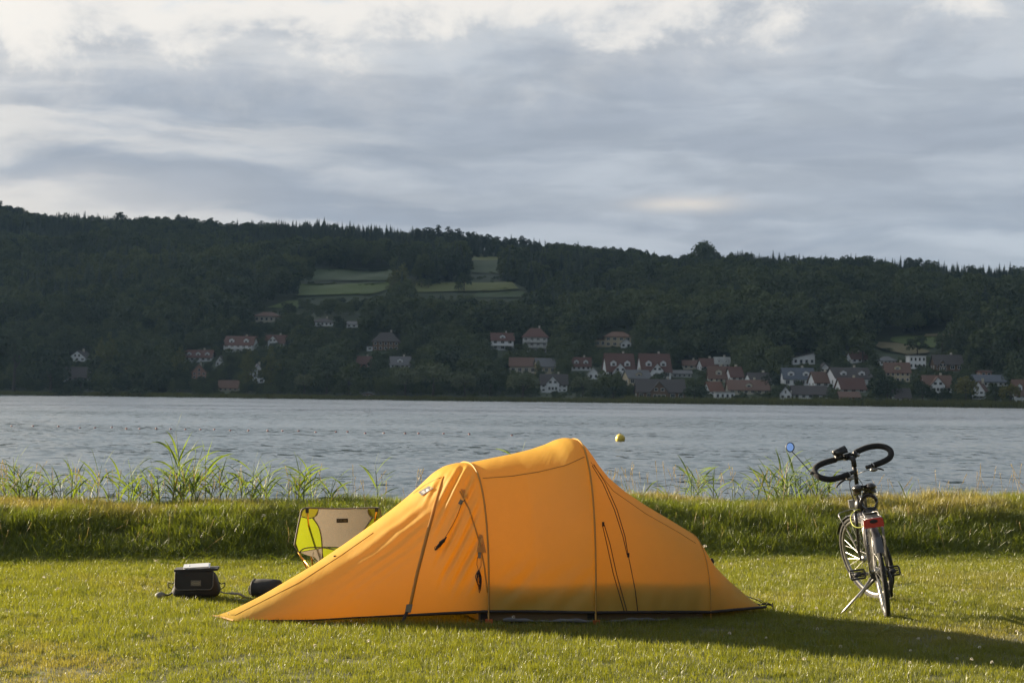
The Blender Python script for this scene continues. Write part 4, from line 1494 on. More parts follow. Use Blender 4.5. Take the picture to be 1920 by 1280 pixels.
nd[:, :, 2] = np.sqrt(1 - sgn ** 2)[None, :]
tv += nd * off[:, :, None]
tent = link('tent', None, None, 'orange yellow tunnel tent with two hoops pitched on the lawn', 'tent', loc=TENT_O)
tl = tv - np.array(TENT_O)
HOOP = {'A': int(np.argmin(abs(gp - 872))), 'B': int(np.argmin(abs(gp - 1076))), 'C': int(np.argmin(abs(gp - 1292)))}
cuts = [0, HOOP['A'], HOOP['B'], HOOP['C'], NS - 1]
for nm, a, b in (('vestibule_panel', 0, HOOP['A']), ('middle_panel', HOOP['A'], HOOP['B']), ('rear_panel', HOOP['B'], HOOP['C']), ('end_panel', HOOP['C'], NS - 1)):
    MB().grid([[tuple(p_) for p_ in tl[i]] for i in range(a, b + 1)]).build(nm, M['fly'], tent, True)
allf = MB().grid([[tuple(p_) for p_ in tv[i]] for i in range(NS)])
BVH = BVHTree.FromPolygons([Vector(v_) for v_ in allf.v], allf.f)


def onto(px_, py_, lift=.004):
    """point of the tent's near side seen at a photo pixel, in tent coordinates"""
    d = ray(px_, py_).normalized()
    h_ = BVH.ray_cast(CAM, d)
    if h_[0] is None:
        near_ = BVH.find_nearest(CAM + d * 12.6)
        return near_[0] - d * lift - TENT_O
    return h_[0] - d * lift - TENT_O


def surf_line(name, pts, r_, mat, parent, n_=8, flat=.35, lift=.003, sides=6):
    fine_ = []
    for a, b in zip(pts[:-1], pts[1:]):
        for i in range(n_):
            fine_.append((a[0] + (b[0] - a[0]) * i / n_, a[1] + (b[1] - a[1]) * i / n_))
    fine_.append(pts[-1])
    P = [onto(*q_, lift) for q_ in fine_]
    return MB().tube(P, r_, sides, flat=flat, up=(0, -1, 0)).build(name, mat, parent, True)

for key, r_ in (('A', .009), ('B', .009), ('C', .005)):
    P = [Vector(tl[HOOP[key], j]) + Vector(nd[HOOP[key], j]) * .004 for j in range(NA + 1)]
    foot = [Vector((P[0].x + .004, P[0].y - .012, .012)), Vector((P[0].x, P[0].y - .006, P[0].z * .6))]
    P = foot + P
    MB().tube(P, r_, 8, flat=.7, up=(1, 0, 0)).build('pole_sleeve', M['sleeve'], tent, True)
# hem along both sides
for sd in (0, NA):
    P = [Vector(tl[i, sd]) + Vector((0, 0, .004)) for i in range(8, NS, 2)]
    rs = [.006 + .006 * float(sstep(gp[i], 640, 800)) for i in range(8, NS, 2)]
    MB().tube(P, rs, 6, flat=.9).build('hem', M['hem'], tent, True)
# crossing bar at the front end
MB().tube([Vector(tl[0, 0]) + Vector((0, 0, .004)), Vector(tl[0, NA // 2]), Vector(tl[0, NA]) + Vector((0, 0, .004))], .006, 6).build('end_hem', M['seam'], tent)
# bath tub of the inner tent, close behind the fly
mid = []
i0, i1 = HOOP['A'] - 6, HOOP['C'] - 2
for i in range(i0, i1, 3):
    row = []
    zc = .29 + .012 * math.sin(i * .05)
    a = (tl[i, 0] + tl[i, NA]) / 2
    hv = (tl[i, 0] - tl[i, NA]) / 2
    top_s = min(.995, (zc / max(.32, gz[i])) ** (1 / ge_[i]))
    fr = abs(math.sqrt(max(0, 1 - top_s ** 2))) ** ge_[i]
    for f_, z_ in ((fr * .90, zc), (.93, .02), (-.93, .02), (-fr * .90, zc)):
        row.append((a[0] + hv[0] * f_, a[1] + hv[1] * f_, z_))
    mid.append(row)
mb = MB().grid(mid)
for rw in (mid[0], mid[-1]):
    mb.add(rw, [(0, 1, 2, 3)])
mb.build('inner_tub', M['inner'], tent)
gs = []
for i in range(HOOP['A'] + 12, HOOP['C'] - 30, 3):
    a = Vector((tl[i, 0] + tl[i, NA]) / 2)
    hv = Vector((tl[i, 0] - tl[i, NA]) / 2)
    gs.append([(a + hv * .985 + Vector((0, 0, -a.z + .036 + .008 * math.sin(i * .13) + .004 * math.sin(i * .47)))), (a + hv * 1.0 + Vector((0, 0, -a.z + .02))), (a + hv * .8 + Vector((0, 0, -a.z + .018)))])
MB().grid(gs).build('groundsheet', M['silver'], tent, True)
# seams
surf_line('seam', [(905, 896), (960, 892), (1010, 884), (1060, 872), (1096, 856)], .0035, M['seam'], tent)
surf_line('door_seam', [(832, 893), (818, 940), (800, 1005), (782, 1075), (769, 1136)], .013, M['fly2'], tent)
surf_line('seam', [(832, 893), (815, 899), (798, 908), (775, 925)], .0034, M['seam'], tent)
surf_line('seam', [(440, 1153), (560, 1092), (640, 1040), (700, 998)], .0022, M['seam'], tent)
surf_line('seam', [(1108, 866), (1150, 920), (1210, 962), (1270, 996), (1305, 1018)], .0025, M['seam'], tent)
surf_line('webbing', [(862, 920), (880, 955), (899, 1015), (908, 1060), (914, 1110)], .006, M['fly2'], tent)
# reinforcement where the guy line leaves the hoop
for nm, quad in (('tie_patch', [(863, 916), (872, 917), (878, 934), (870, 932)]), ('tie_patch', [(899, 1000), (905, 1003), (912, 1036), (894, 1034)])):
    MB().add([onto(*q_, .006) for q_ in quad], [(0, 1, 2, 3)]).build(nm, M['fly2'], tent)
MB().add([onto(*q_, .009) for q_ in [(762, 1132), (774, 1132), (770, 1148), (759, 1148)]], [(0, 1, 2, 3)]).build('corner_patch', M['patch'], tent)
sp = onto(763, 1147, .012)
MB().tube([sp, sp + Vector((-.02, -.05, -.045)), Vector((sp.x - .035, sp.y - .1, .0))], .014, 6, flat=.35).build('strap', M['black'], tent, True)
MB().tube([Vector((sp.x - .035, sp.y - .1, .035)), Vector((sp.x - .03, sp.y - .09, -.05))], .006, 6).build('peg', M['cord'], tent)
# zips
for a, b in ([(1110, 872), (1130, 905), (1152, 955), (1168, 1005), (1176, 1040)], [(1113, 870), (1135, 905), (1157, 955), (1172, 1005), (1178, 1042)]), ([(1130, 985), (1138, 1020), (1150, 1075), (1171, 1147)], [(1133, 983), (1144, 1020), (1156, 1075), (1176, 1147)]):
    surf_line('zip', a, .0032, M['cord'], tent)
    surf_line('zip', b, .0032, M['cord'], tent)
surf_line('zip', [(1178, 1040), (1184, 1070), (1191, 1105), (1196, 1147)], .003, M['cord'], tent)
for q_ in ((1131, 982), (1178, 1040)):
    c = onto(*q_, .008)
    MB().box(c, (.016, .01, .03)).build('zip_slider', M['cord'], tent)
# guy line rolled up on the front hoop
surf_line('guy_line', [(872, 936), (866, 942), (858, 965), (848, 985), (834, 1008)], .0022, M['cord'], tent, lift=.006)
c = onto(864, 941, .012)
MB().box(c, (.026, .012, .034), rot=Matrix.Rotation(.5, 3, 'Y')).build('line_runner', M['patch'], tent)
c0, c1 = onto(833, 1009, .016), onto(820, 1028, .016)
mb = MB()
for i in range(5):
    o = Vector((.008 * (i - 2), -.003 * (i % 2), .006 * (i - 2)))
    mb.tube([c0 + o, (c0 + c1) / 2 + o * 1.6, c1 + o], .0042, 5)
mb.tube(arc(c1 + Vector((-.008, -.004, .004)), .012, 0, 6.28, 12, 'xz'), .002, 5)
mb.tube([c0.lerp(c1, .3) + Vector((-.016, -.004, -.012)), c0.lerp(c1, .36) + Vector((.016, -.004, .012))], .012, 6)
mb.build('line_bundle', M['cord'], tent, True)
# second guy line hanging in a hank
c = onto(899, 1040, .01)
MB().box(c, (.022, .01, .042)).build('line_runner', M['patch'], tent)
pts1 = [onto(895, 1044, .008), onto(894, 1058, .01), onto(897, 1068, .012)]
pts2 = [onto(902, 1044, .008), onto(902, 1060, .01), onto(898, 1068, .012)]
mb = MB()
mb.tube(pts1, .0018, 5)
mb.tube(pts2, .0018, 5)
rg = random.Random(3)
for i in range(9):
    a, b = 1068 + rg.uniform(-1, 3), 1108 + rg.uniform(-14, 3)
    xo = rg.uniform(-4, 4)
    loop = [(897 + xo * .3, a), (895 + xo, (a * 2 + b) / 3), (897 + xo, (a + 2 * b) / 3), (899 + xo * .4, b), (901 + xo * .6, (a + b) / 2), (899, a)]
    mb.tube(smooth_pts([onto(*q_, .012 + .004 * rg.random()) for q_ in loop], 3), .0021, 5)
mb.build('line_hank', M['cord'], tent, True)
# maker's patch: black rectangle with a white mark
quad = [(784, 922), (791, 929), (813, 914.5), (804, 910.5)]
mb = MB().add([onto(*q_, .016) for q_ in quad], [(0, 1, 2, 3)])
lg = mb.build('logo_patch', M['hem'], tent)
A_, B_, C_, D_ = [onto(*q_, .019) for q_ in quad]
def uvq(u_, v_):
    return A_.lerp(D_, u_).lerp(B_.lerp(C_, u_), v_)
mb = MB()
for r0, r1 in ((.03, .09), (.14, .20), (.25, .31)):   # three nested quarter arcs
    n_ = 8
    vs = []
    for i in range(n_ + 1):
        t = math.pi / 2 * i / n_
        for r_ in (r0, r1):
            vs.append(uvq(.70 - r_ * .72 * math.cos(t), .86 - r_ * 1.55 * math.sin(t)))
    mb.add(vs, [(2 * i, 2 * i + 1, 2 * i + 3, 2 * i + 2) for i in range(n_)])
for v0 in (.30, .50, .70):                            # three small lines of lettering
    for j in range(5):
        u0 = .20 + j * .042
        mb.add([uvq(u0, v0), uvq(u0 + .026, v0), uvq(u0 + .026, v0 + .09), uvq(u0, v0 + .09)], [(0, 1, 2, 3)])
mb.build('logo_mark', M['logo'], lg)
MB().ball(onto(628, 1042, .004), (.012, .006, .006), 8, 6).build('toggle', M['hem'], tent)
# feet of the hoops: webbing and buckle
for key in ('A', 'B'):
    f_ = Vector(tl[HOOP[key], 0])
    MB().box((f_.x - .03, f_.y + .05, .06), (.05, .02, .12)).build('foot_strap', M['black'], tent)
    MB().box((f_.x + .005, f_.y - .012, .022), (.05, .02, .03)).build('foot_webbing', M['peg'], tent)
# line at the rear end
e = Vector(tl[NS - 1, NA // 2])
MB().tube([e + Vector((-.14, .06, .075)), e + Vector((-.05, .05, .045)), e + Vector((.02, .0, .01))], .009, 6, flat=.4).build('end_strap', M['black'], tent, True)
mb = MB().tube([e + Vector((-.05, .05, .06)), e + Vector((.02, .01, .02)), e + Vector((.07, .0, .0))], .003, 5)
for i in range(3):
    mb.tube([e + Vector((-.03, .02, .012)), e + Vector((.02, .02 + .01 * i, .03 - .01 * i)), e + Vector((.065, .01, .012))], .003, 5)
mb.build('end_line', M['cord'], tent, True)
MB().tube([e + Vector((.06, 0, .03)), e + Vector((.075, 0, -e.z - .06))], .005, 6).build('peg', M['cord'], tent)
# rear vent toggle on the far side
c = atd(1334, 1053, 13.25) - TENT_O
MB().ball(c, (.02, .02, .03), 8, 6).build('vent_toggle', M['cord'], tent)

# ------------------------------------------------------------------ camping chair
M['mesh_grey'] = thin('chair_grey', (.30, .265, .225), (.22, .19, .15), .3, .08, 30, .03, bump=.5, bscale=220)
M['lime'] = thin('chair_lime', (.15, .175, .012), (.20, .225, .010), .5, .08, 8, .03, bump=.3, bscale=18)
M['olive'] = thin('chair_olive', (.15, .14, .015), (.17, .15, .012), .35, .1, 8, .03)
M['piping'] = plain('chair_piping', (.12, .10, .085), .7)
M['gold'] = plain('gold_alloy', (.62, .30, .045), .32, .85, .08, 20)
CHD = 13.75
chair = link('camping_chair', None, None, 'lime green and grey folding camping chair behind the tent, facing the lake', 'chair', loc=(atd(635, 1000, CHD).x, CHD, 0))
CO = Vector(chair.location)

def cp(px_, py_, dd=0.0):
    return atd(px_, py_, CHD + dd) - CO

def bow(px_, py_):
    """back cloth bellies away from the viewer and leans"""
    t = (px_ - 636) / 82
    s2 = (py_ - 952) / 100
    return .10 * (1 - t * t) + .16 * s2 - .05

def cloth(name, left, right, ny, nx, mat, lift=0.0, parent=chair):
    """left/right: lists of photo points down each side"""
    rows = []
    for i in range(ny + 1):
        f_ = i / ny * (len(left) - 1)
        a = min(int(f_), len(left) - 2)
        t = f_ - a
        l_ = (left[a][0] + (left[a + 1][0] - left[a][0]) * t, left[a][1] + (left[a + 1][1] - left[a][1]) * t)
        f_ = i / ny * (len(right) - 1)
        a = min(int(f_), len(right) - 2)
        t = f_ - a
        r_ = (right[a][0] + (right[a + 1][0] - right[a][0]) * t, right[a][1] + (right[a + 1][1] - right[a][1]) * t)
        row = []
        for j in range(nx + 1):
            q_ = (l_[0] + (r_[0] - l_[0]) * j / nx, l_[1] + (r_[1] - l_[1]) * j / nx)
            row.append(cp(q_[0], q_[1], bow(*q_) - lift))
        rows.append(row)
    n_ = len(rows[0])
    back = [[p_ + Vector((0, .003, 0)) for p_ in reversed(r2)] for r2 in rows]
    mb_ = MB().grid(rows)
    return mb_.build(name, mat, parent, True)

def pipe(name, pts, r_=.006, mat=None, lift=.004):
    P = smooth_pts([cp(a, b, bow(a, b) - lift) for a, b in pts], 5)
    return MB().tube(P, r_, 6).build(name, mat or M['piping'], chair, True)

GL = [(596, 954), (588, 969), (597, 985), (602, 1002), (604, 1024)]
GR = [(690, 954), (698, 969), (688, 985), (676, 1004), (668, 1026)]
cloth('back_panel', GL, GR, 10, 14, M['mesh_grey'])
cloth('side_panel', [(565, 968), (560, 990), (555, 1018), (561, 1034)], [(585, 970), (596, 985), (602, 1005), (604, 1026)], 9, 6, M['lime'])
cloth('side_panel', [(698, 970), (688, 985), (676, 1004), (668, 1026)], [(713, 968), (716, 990), (718, 1018), (712, 1034)], 9, 6, M['lime'])
cloth('corner_pocket', [(574, 953), (568, 957), (565, 968)], [(597, 954), (595, 964), (586, 970)], 5, 5, M['olive'], .006)
cloth('corner_pocket', [(689, 954), (691, 964), (700, 970)], [(706, 953), (712, 957), (713, 968)], 5, 5, M['olive'], .006)
cloth('seat', [(604, 1027), (606, 1040), (608, 1052)], [(670, 1028), (668, 1042), (664, 1056)], 5, 8, M['lime'], -.02)
cloth('side_pocket', [(563, 1035), (575, 1040), (590, 1044)], [(603, 1026), (604, 1040), (597, 1052)], 5, 5, M['mesh_grey'], .012)
pipe('piping', [(574, 951.5), (636, 953), (700, 951.5), (711, 953), (714, 962), (716, 990), (719, 1018), (712, 1034)])
pipe('piping', [(574, 951.5), (566, 955), (563, 966), (558, 990), (553, 1016), (553, 1023), (561, 1036)])
pipe('piping', [(597, 954), (594, 965), (585, 970), (578, 971), (565, 968)], .004)
pipe('piping', [(689, 954), (692, 965), (700, 970), (713, 968)], .004)
pipe('piping', [(586, 970), (597, 986), (602, 1004), (604, 1026), (604, 1052)], .0055)
pipe('piping', [(698, 970), (688, 985), (676, 1004), (668, 1026)], .0055)
pipe('piping', [(561, 1035), (573, 1027), (604, 1026), (636, 1031), (668, 1028)], .005)
pipe('pocket_loop', [(588, 1034), (587, 1046), (595, 1053), (601, 1048), (601, 1036)], .003, M['clover'], .02)
for a in ([(576, 958), (580, 1000), (584, 1040), (586, 1062), (600, 1085)], [(706, 956), (701, 985), (694, 1030), (686, 1066), (672, 1085)]):
    P = [cp(x_, y_, bow(x_, y_) - .03 + .05 * i) for i, (x_, y_) in enumerate(a)]
    MB().tube(P, .0065, 8).build('pole', M['gold'], chair, True)
    MB().box(P[0] + Vector((0, -.004, .004)), (.024, .018, .034)).build('pole_pocket', M['black'], chair)
# lower frame with four feet on the grass
hub_l, hub_r = cp(600, 1085, .14), cp(672, 1085, .14)
MB().tube([hub_l, hub_r], .012, 8).build('hub_bar', M['gold'], chair, True)
for h_, sx2 in ((hub_l, -1), (hub_r, 1)):
    MB().ball(h_, .022, 10, 8).build('hub', M['black'], chair, True)
    for yy in (-.16, .30):
        ft = Vector((h_.x + sx2 * .12, h_.y + yy, .005))
        MB().tube([h_, ft], .0065, 8).build('leg', M['gold'], chair, True)
    MB().tube([h_, cp(566, 1045, .3) if sx2 < 0 else cp(708, 1045, .3)], .0065, 8).build('seat_pole', M['gold'], chair, True)
P = [cp(560, 1035, bow(560, 1035)), cp(568, 1050, .1), cp(577, 1068, .16), hub_l]
MB().tube(P, .0065, 8).build('pole', M['gold'], chair, True)
P = [cp(712, 1034, bow(712, 1034)), cp(704, 1050, .1), cp(696, 1068, .16), hub_r]
MB().tube(P, .0065, 8).build('pole', M['gold'], chair, True)
# woven label with its small ring and lettering
lb = [(631, 972), (652.5, 971.5), (652.5, 979), (631, 979.5)]
A_, B_, C_, D_ = [cp(a, b, bow(a, b) - .012) for a, b in lb]
lo = MB().add([A_, B_, C_, D_], [(0, 1, 2, 3)]).build('label', M['hem'], chair)
def lq(u_, v_):
    return A_.lerp(B_, u_).lerp(D_.lerp(C_, u_), v_) + Vector((0, -.002, 0))
def stroke(mb_, u0, v0, u1, v1, w=.016):
    a, b = Vector((u0, v0)), Vector((u1, v1))
    d = (b - a)
    nn = Vector((-d.y, d.x)).normalized()
    nu, nv = nn.x * w, nn.y * w * 3
    mb_.add([lq(a.x - nu, a.y - nv), lq(b.x - nu, b.y - nv), lq(b.x + nu, b.y + nv), lq(a.x + nu, a.y + nv)], [(0, 1, 2, 3)])
mb = MB()
for i in range(10):
    t0, t1 = 6.283 * i / 10, 6.283 * (i + 1) / 10
    stroke(mb, .17 + .06 * math.cos(t0), .5 + .18 * math.sin(t0), .17 + .06 * math.cos(t1), .5 + .18 * math.sin(t1), .008)
GLY = {'H': [(0, 0, 0, 1), (1, 0, 1, 1), (0, .5, 1, .5)], 'E': [(0, 0, 0, 1), (0, 0, 1, 0), (0, .5, .8, .5), (0, 1, 1, 1)], 'L': [(0, 0, 0, 1), (0, 1, 1, 1)], 'I': [(.5, 0, .5, 1)],
       'N': [(0, 1, 0, 0), (0, 0, 1, 1), (1, 1, 1, 0)], 'O': [(0, 0, 1, 0), (1, 0, 1, 1), (1, 1, 0, 1), (0, 1, 0, 0)], 'X': [(0, 0, 1, 1), (1, 0, 0, 1)],
       'V': [(0, 0, .5, 1), (.5, 1, 1, 0)], 'A': [(0, 1, .5, 0), (.5, 0, 1, 1), (.2, .6, .8, .6)], 'U': [(0, 0, 0, 1), (0, 1, 1, 1), (1, 1, 1, 0)], 'D': [(0, 0, 0, 1), (0, 0, .8, .1), (.8, .1, 1, .5), (1, .5, .8, .9), (.8, .9, 0, 1)]}
for i, ch in enumerate('HELINOX'):
    for (a, b, c, d) in GLY[ch]:
        u0 = .31 + i * .088
        stroke(mb, u0 + a * .055, .34 + b * .32, u0 + c * .055, .34 + d * .32, .007)
mb.build('label_print', M['patch'], lo)

# ------------------------------------------------------------------ black bag with a folded map on its lid
M['map'] = plain('map_paper', (.52, .53, .55), .35, var=.15, scale=30)
M['grey_strap'] = plain('grey_strap', (.16, .155, .145), .7, var=.3, scale=20, bump=.4, bscale=80)
M['trim'] = plain('bag_trim', (.10, .095, .09), .6)
bg0 = onz(364, 1124)
bag = link('handlebar_bag', None, None, 'black handlebar bag with flap lid standing on the grass left of the tent', 'bag', loc=(bg0.x, bg0.y + .1, 0), rot=(0, 0, R(5)))
bw, bd, bh = .335, .20, .218
def pillow(mb_, c, size, n_=8, p_=4.0, sag=0.0, taper=0.0):
    def f(v_):
        m2 = max(abs(v_.x), abs(v_.y), abs(v_.z))
        l_ = (abs(v_.x) ** p_ + abs(v_.y) ** p_ + abs(v_.z) ** p_) ** (1 / p_)
        q_ = v_ / l_
        s3 = 1 - taper * q_.z + .012 * math.sin(9 * q_.x + 4 * q_.z)
        return Vector((q_.x * s3, q_.y * s3, q_.z))
    mb_.ball(c, (size[0] / 2, size[1] / 2, size[2] / 2), 40, 26, f=f)
    return mb_
mb = MB()
pillow(mb, (0, 0, bh * .5 + .005), (bw * 1.02, bd * 1.05, bh), p_=4, taper=.15)
mb.build('body', M['black'], bag, True)
# lid flap: rounded tongue over the front
rows = []
for i in range(13):
    t = i / 12
    z_ = bh * .98 - t * .135
    hw_ = bw * .43 * (1 if t < .7 else math.sqrt(max(0, 1 - ((t - .7) / .34) ** 2)) * .25 + .75)
    rows.append([(-.01 + hw_ * (2 * j / 14 - 1), -bd * .5 - .012 - .006 * math.sin(math.pi * j / 14) - .012 * t, z_ + .004 * (j / 14)) for j in range(15)])
fl = MB().grid(rows).build('lid_flap', M['black'], bag, True)
edge = [Vector(rows[i][0]) for i in range(13)] + [Vector(q_) for q_ in rows[12][1:-1]] + [Vector(rows[i][14]) for i in range(12, -1, -1)]
MB().tube([q_ + Vector((0, -.003, 0)) for q_ in edge], .0035, 6).build('flap_piping', M['trim'], fl, True)
MB().box((0, .0, bh + .008), (bw * .98, bd * 1.0, .018), rot=Matrix.Rotation(R(-2), 3, 'Y')).build('lid', M['black'], bag)
bp_ = MB().box((.005, -bd * .5 - .028, bh * .60), (.078, .005, .042)).build('badge', M['trim'], bag)
M['badge_ink'] = plain('badge_ink', (.30, .27, .20), .5)
mb = MB()
ring = [Vector((.005 + .031 * math.copysign(abs(math.cos(a)) ** .5, math.cos(a)), -bd * .5 - .0315, bh * .60 + .012 * math.copysign(abs(math.sin(a)) ** .7, math.sin(a)))) for a in [6.283 * i / 24 for i in range(24)]]
mb.tube(ring, .0016, 5, closed=True)
for i in range(6):                                    # letters too small to read in the photograph
    x_ = -.016 + i * .0085
    mb.box((x_, -bd * .5 - .0315, bh * .60), (.0045, .002, .010))
mb.build('badge_print', M['badge_ink'], bp_)
for sgn_ in (-1, 1):
    P = smooth_pts([(sgn_ * bw * .47, 0, bh * .62), (sgn_ * (bw * .56), -.01, bh * .52), (sgn_ * (bw * .55 + .03), -.02, bh * .56), (sgn_ * (bw * .55 + .028), -.02, bh * .42), (sgn_ * bw * .50, -.01, bh * .28)], 4)
    MB().tube(P, .009, 6, flat=.35).build('side_strap', M['black'], bag, True)
P = smooth_pts([(-bw * .48, -.02, .07), (-bw * .60, -.05, .035), (-bw * .72, -.06, .03), (-bw * .82, -.06, .022)], 4)
MB().tube(P, [.012] * 6 + [.018] * 7, 8, flat=.5).build('shoulder_strap', M['black'], bag, True)
MB().ball((-bw * .80, -.06, .03), (.042, .03, .026), 12, 8).build('strap_pad', M['grey_strap'], bag, True)
P = smooth_pts([(bw * .46, -.02, .08), (bw * .6, -.04, .05), (bw * .8, -.05, .045), (bw * .98, -.05, .04), (bw * 1.12, -.04, .015), (bw * 1.25, -.02, .008)], 4)
MB().tube(P, [.010] * 8 + [.02] * 8 + [.012] * 5, 8, flat=.45).build('shoulder_strap', M['grey_strap'], bag, True)
mp = link('folded_map', None, None, 'folded pale map in a sleeve lying on the lid of the black bag', 'map', loc=(bg0.x, bg0.y + .1, bh + .019), rot=(R(7), R(-5), R(8)))
MB().box((.0, -.01, .009), (.205, .15, .006)).build('map_sleeve', M['map'], mp)
MB().box((-.004, -.012, .017), (.19, .13, .007), rot=Matrix.Rotation(R(1.5), 3, 'Y')).build('map_fold', M['map'], mp)
MB().tube([(-.055, -.088, .013), (-.06, -.02, .024), (-.063, .06, .019)], .004, 6, flat=.4).build('elastic_band', M['frame'], mp)

# round black stuff sack, half hidden by the tent's left slope
sk0 = onz(497, 1125)
sack = link('stuff_sack', None, None, 'round black stuff sack lying right of the bag, partly hidden by the tent', 'sack', loc=(sk0.x, sk0.y + .1, 0), rot=(0, 0, R(-14)), scale=.9)
prof = [(-.135, 0.0), (-.135, .055), (-.125, .078), (-.105, .086), (-.04, .090), (.04, .091), (.11, .086), (.13, .06), (.134, 0)]
rows = []
for x_, r_ in prof:
    rows.append([(x_ + .003 * math.sin(5 * a + x_ * 50), r_ * math.cos(a), .086 + r_ * math.sin(a) * (.96 + .02 * math.sin(3 * a))) for a in [6.2832 * i / 28 for i in range(29)]])
MB().grid(rows).build('body', M['black'], sack, True)
MB().tube([(-.118, .083 * math.cos(a), .086 + .083 * math.sin(a)) for a in [6.2832 * i / 24 for i in range(24)]], .004, 6, closed=True).build('end_piping', M['grey_strap'], sack, True)
rows = [[(-.137 - .003 * math.sin(4 * a), .066 * r_ * math.cos(a), .086 + .066 * r_ * math.sin(a)) for a in [6.2832 * i / 20 for i in range(21)]] for r_ in (1, .6, .2)]
MB().grid(rows).build('end_cap', M['grey_strap'], sack, True)
MB().tube(smooth_pts([(-.14, -.03, .12), (-.155, -.035, .09), (-.15, -.035, .05), (-.138, -.03, .03)], 4), .007, 6, flat=.5).build('carry_loop', M['black'], sack, True)

# ------------------------------------------------------------------ buoy and swim line floats
M['yellow'] = plain('buoy_yellow', (.62, .44, .05), .45, var=.12, scale=4)
M['redfl'] = plain('float_red', (.22, .03, .02), .5)
b0 = onz(1163, 826.5, WATER)
buoy = link('buoy', None, None, 'round yellow buoy floating on the lake right of the tent ridge', 'buoy', loc=(b0.x, b0.y, WATER))
MB().ball((0, 0, .13), .275, 24, 16).build('ball', M['yellow'], buoy, True)
MB().tube(arc((0, 0, .13), .277, 0, 6.283, 28, 'xy'), .012, 6).build('moulding_ring', M['yellow'], buoy, True)
MB().tube(arc((0, 0, .42), .04, -.4, 3.54, 10, 'xz'), .010, 6).build('lifting_eye', M['cord'], buoy, True)
fm = MB().ball((0, 0, .02), (.075, .06, .06), 12, 8).mesh('float', M['redfl'], True)
fr_ = random.Random(9)
FX = [22, 62, 110, 150, 178, 210, 237, 262, 293, 320, 348, 376, 402, 432, 466, 502, 530, 560, 592, 630, 652, 685, 720, 760, 785, 832, 880, 960]
for i, x_ in enumerate(FX):
    y_ = 799 + x_ * .0185 + fr_.uniform(-1.2, 1.2)
    q_ = onz(x_, y_, WATER)
    link('swim_line_float', fm, None, 'small red float on the lake, %s from the left of its line' % ORD[i], 'float', 'red floats of the swim line', loc=q_, rot=(0, 0, fr_.uniform(-.4, .4)))

# ------------------------------------------------------------------ bicycle
M['b_frame'] = plain('bicycle_frame', (.030, .028, .032), .28, .3, .1, 20, coat=.5)
M['b_black'] = plain('bicycle_black', (.013, .013, .014), .45, var=.2, scale=30)
M['foam'] = plain('foam_grip', (.012, .011, .011), .9, var=.2, scale=60, bump=.5, bscale=300)
M['rubber'] = plain('tyre_rubber', (.020, .019, .018), .8, var=.25, scale=40, bump=.6, bscale=160)
M['alloy'] = plain('polished_alloy', (.36, .35, .34), .42, .9, .12, 40)
M['alloy_d'] = plain('dull_alloy', (.26, .25, .24), .4, .8, .15, 40)
M['guard'] = plain('mudguard_grey', (.045, .043, .045), .4, .3, .12, 16)
M['flap'] = plain('mudguard_flap', (.075, .075, .082), .6)
M['red'] = plain('red_reflector', (.45, .015, .012), .2, var=.15, scale=60, coat=.6)
M['saddle'] = plain('saddle_leather', (.016, .014, .013), .28, var=.2, scale=20, coat=.4)
M['mirror'] = plain('mirror_glass', (.30, .46, .82), .03, 1.0, .02)
M['cable_y'] = plain('yellow_cable', (.42, .45, .06), .5)
rc = onz(1663, 1157)
fc = onz(1641, 1129)
YAW = -math.atan2(fc.x - rc.x, fc.y - rc.y)
LEAN = R(-9.5)
bike = link('bicycle', None, None, 'black touring bicycle with butterfly handlebar leaning on its stand', 'bicycle', loc=(rc.x, rc.y, 0), rot=(0, LEAN, YAW))
BM = Matrix.Translation((rc.x, rc.y, 0)) @ Euler((0, LEAN, YAW)).to_matrix().to_4x4()
BI = BM.inverted()
RW = .345
WB = 1.04
STEER = R(29)
HT, HBm = Vector((0, .845, .93)), Vector((0, .905, .74))       # head tube top / bottom
SA = (HT - HBm).normalized()
SM = Matrix.Translation(HBm) @ Matrix.Rotation(STEER, 4, SA) @ Matrix.Translation(-HBm)
def steer(p_):
    return SM @ Vector(p_)
# wheels
ring_y = MB()
nseg = 56
tyre = MB()
rows = []
for i in range(nseg + 1):
    a = 6.28318 * i / nseg
    row = []
    for j in range(11):
        b = 6.28318 * j / 10
        rr2 = RW - .0185 + .0185 * math.cos(b)
        row.append((.0185 * math.sin(b), rr2 * math.cos(a), rr2 * math.sin(a)))
    rows.append(row)
tyre_me = MB().grid(rows).mesh('wheel', M['rubber'], True)
rows = []
for i in range(nseg + 1):
    a = 6.28318 * i / nseg
    rows.append([(x_, r_ * math.cos(a), r_ * math.sin(a)) for x_, r_ in ((-.0105, RW - .034), (-.0115, RW - .044), (-.007, RW - .054), (.007, RW - .054), (.0115, RW - .044), (.0105, RW - .034))])
rim_me = MB().grid(rows).mesh('rim', M['alloy'], True)
spoke_me = MB().tube([(0, 0, 0), (0, 0, 1)], .0014, 5).mesh('spoke', M['alloy'])
hub_me = MB().tube([(-.062, 0, 0), (-.05, 0, 0), (-.034, 0, 0), (-.033, 0, 0), (-.028, 0, 0), (0, 0, 0), (.028, 0, 0), (.033, 0, 0), (.034, 0, 0), (.05, 0, 0), (.062, 0, 0)], [.007, .009, .012, .027, .027, .018, .027, .027, .012, .009, .007], 14).mesh('hub', M['alloy'], True)
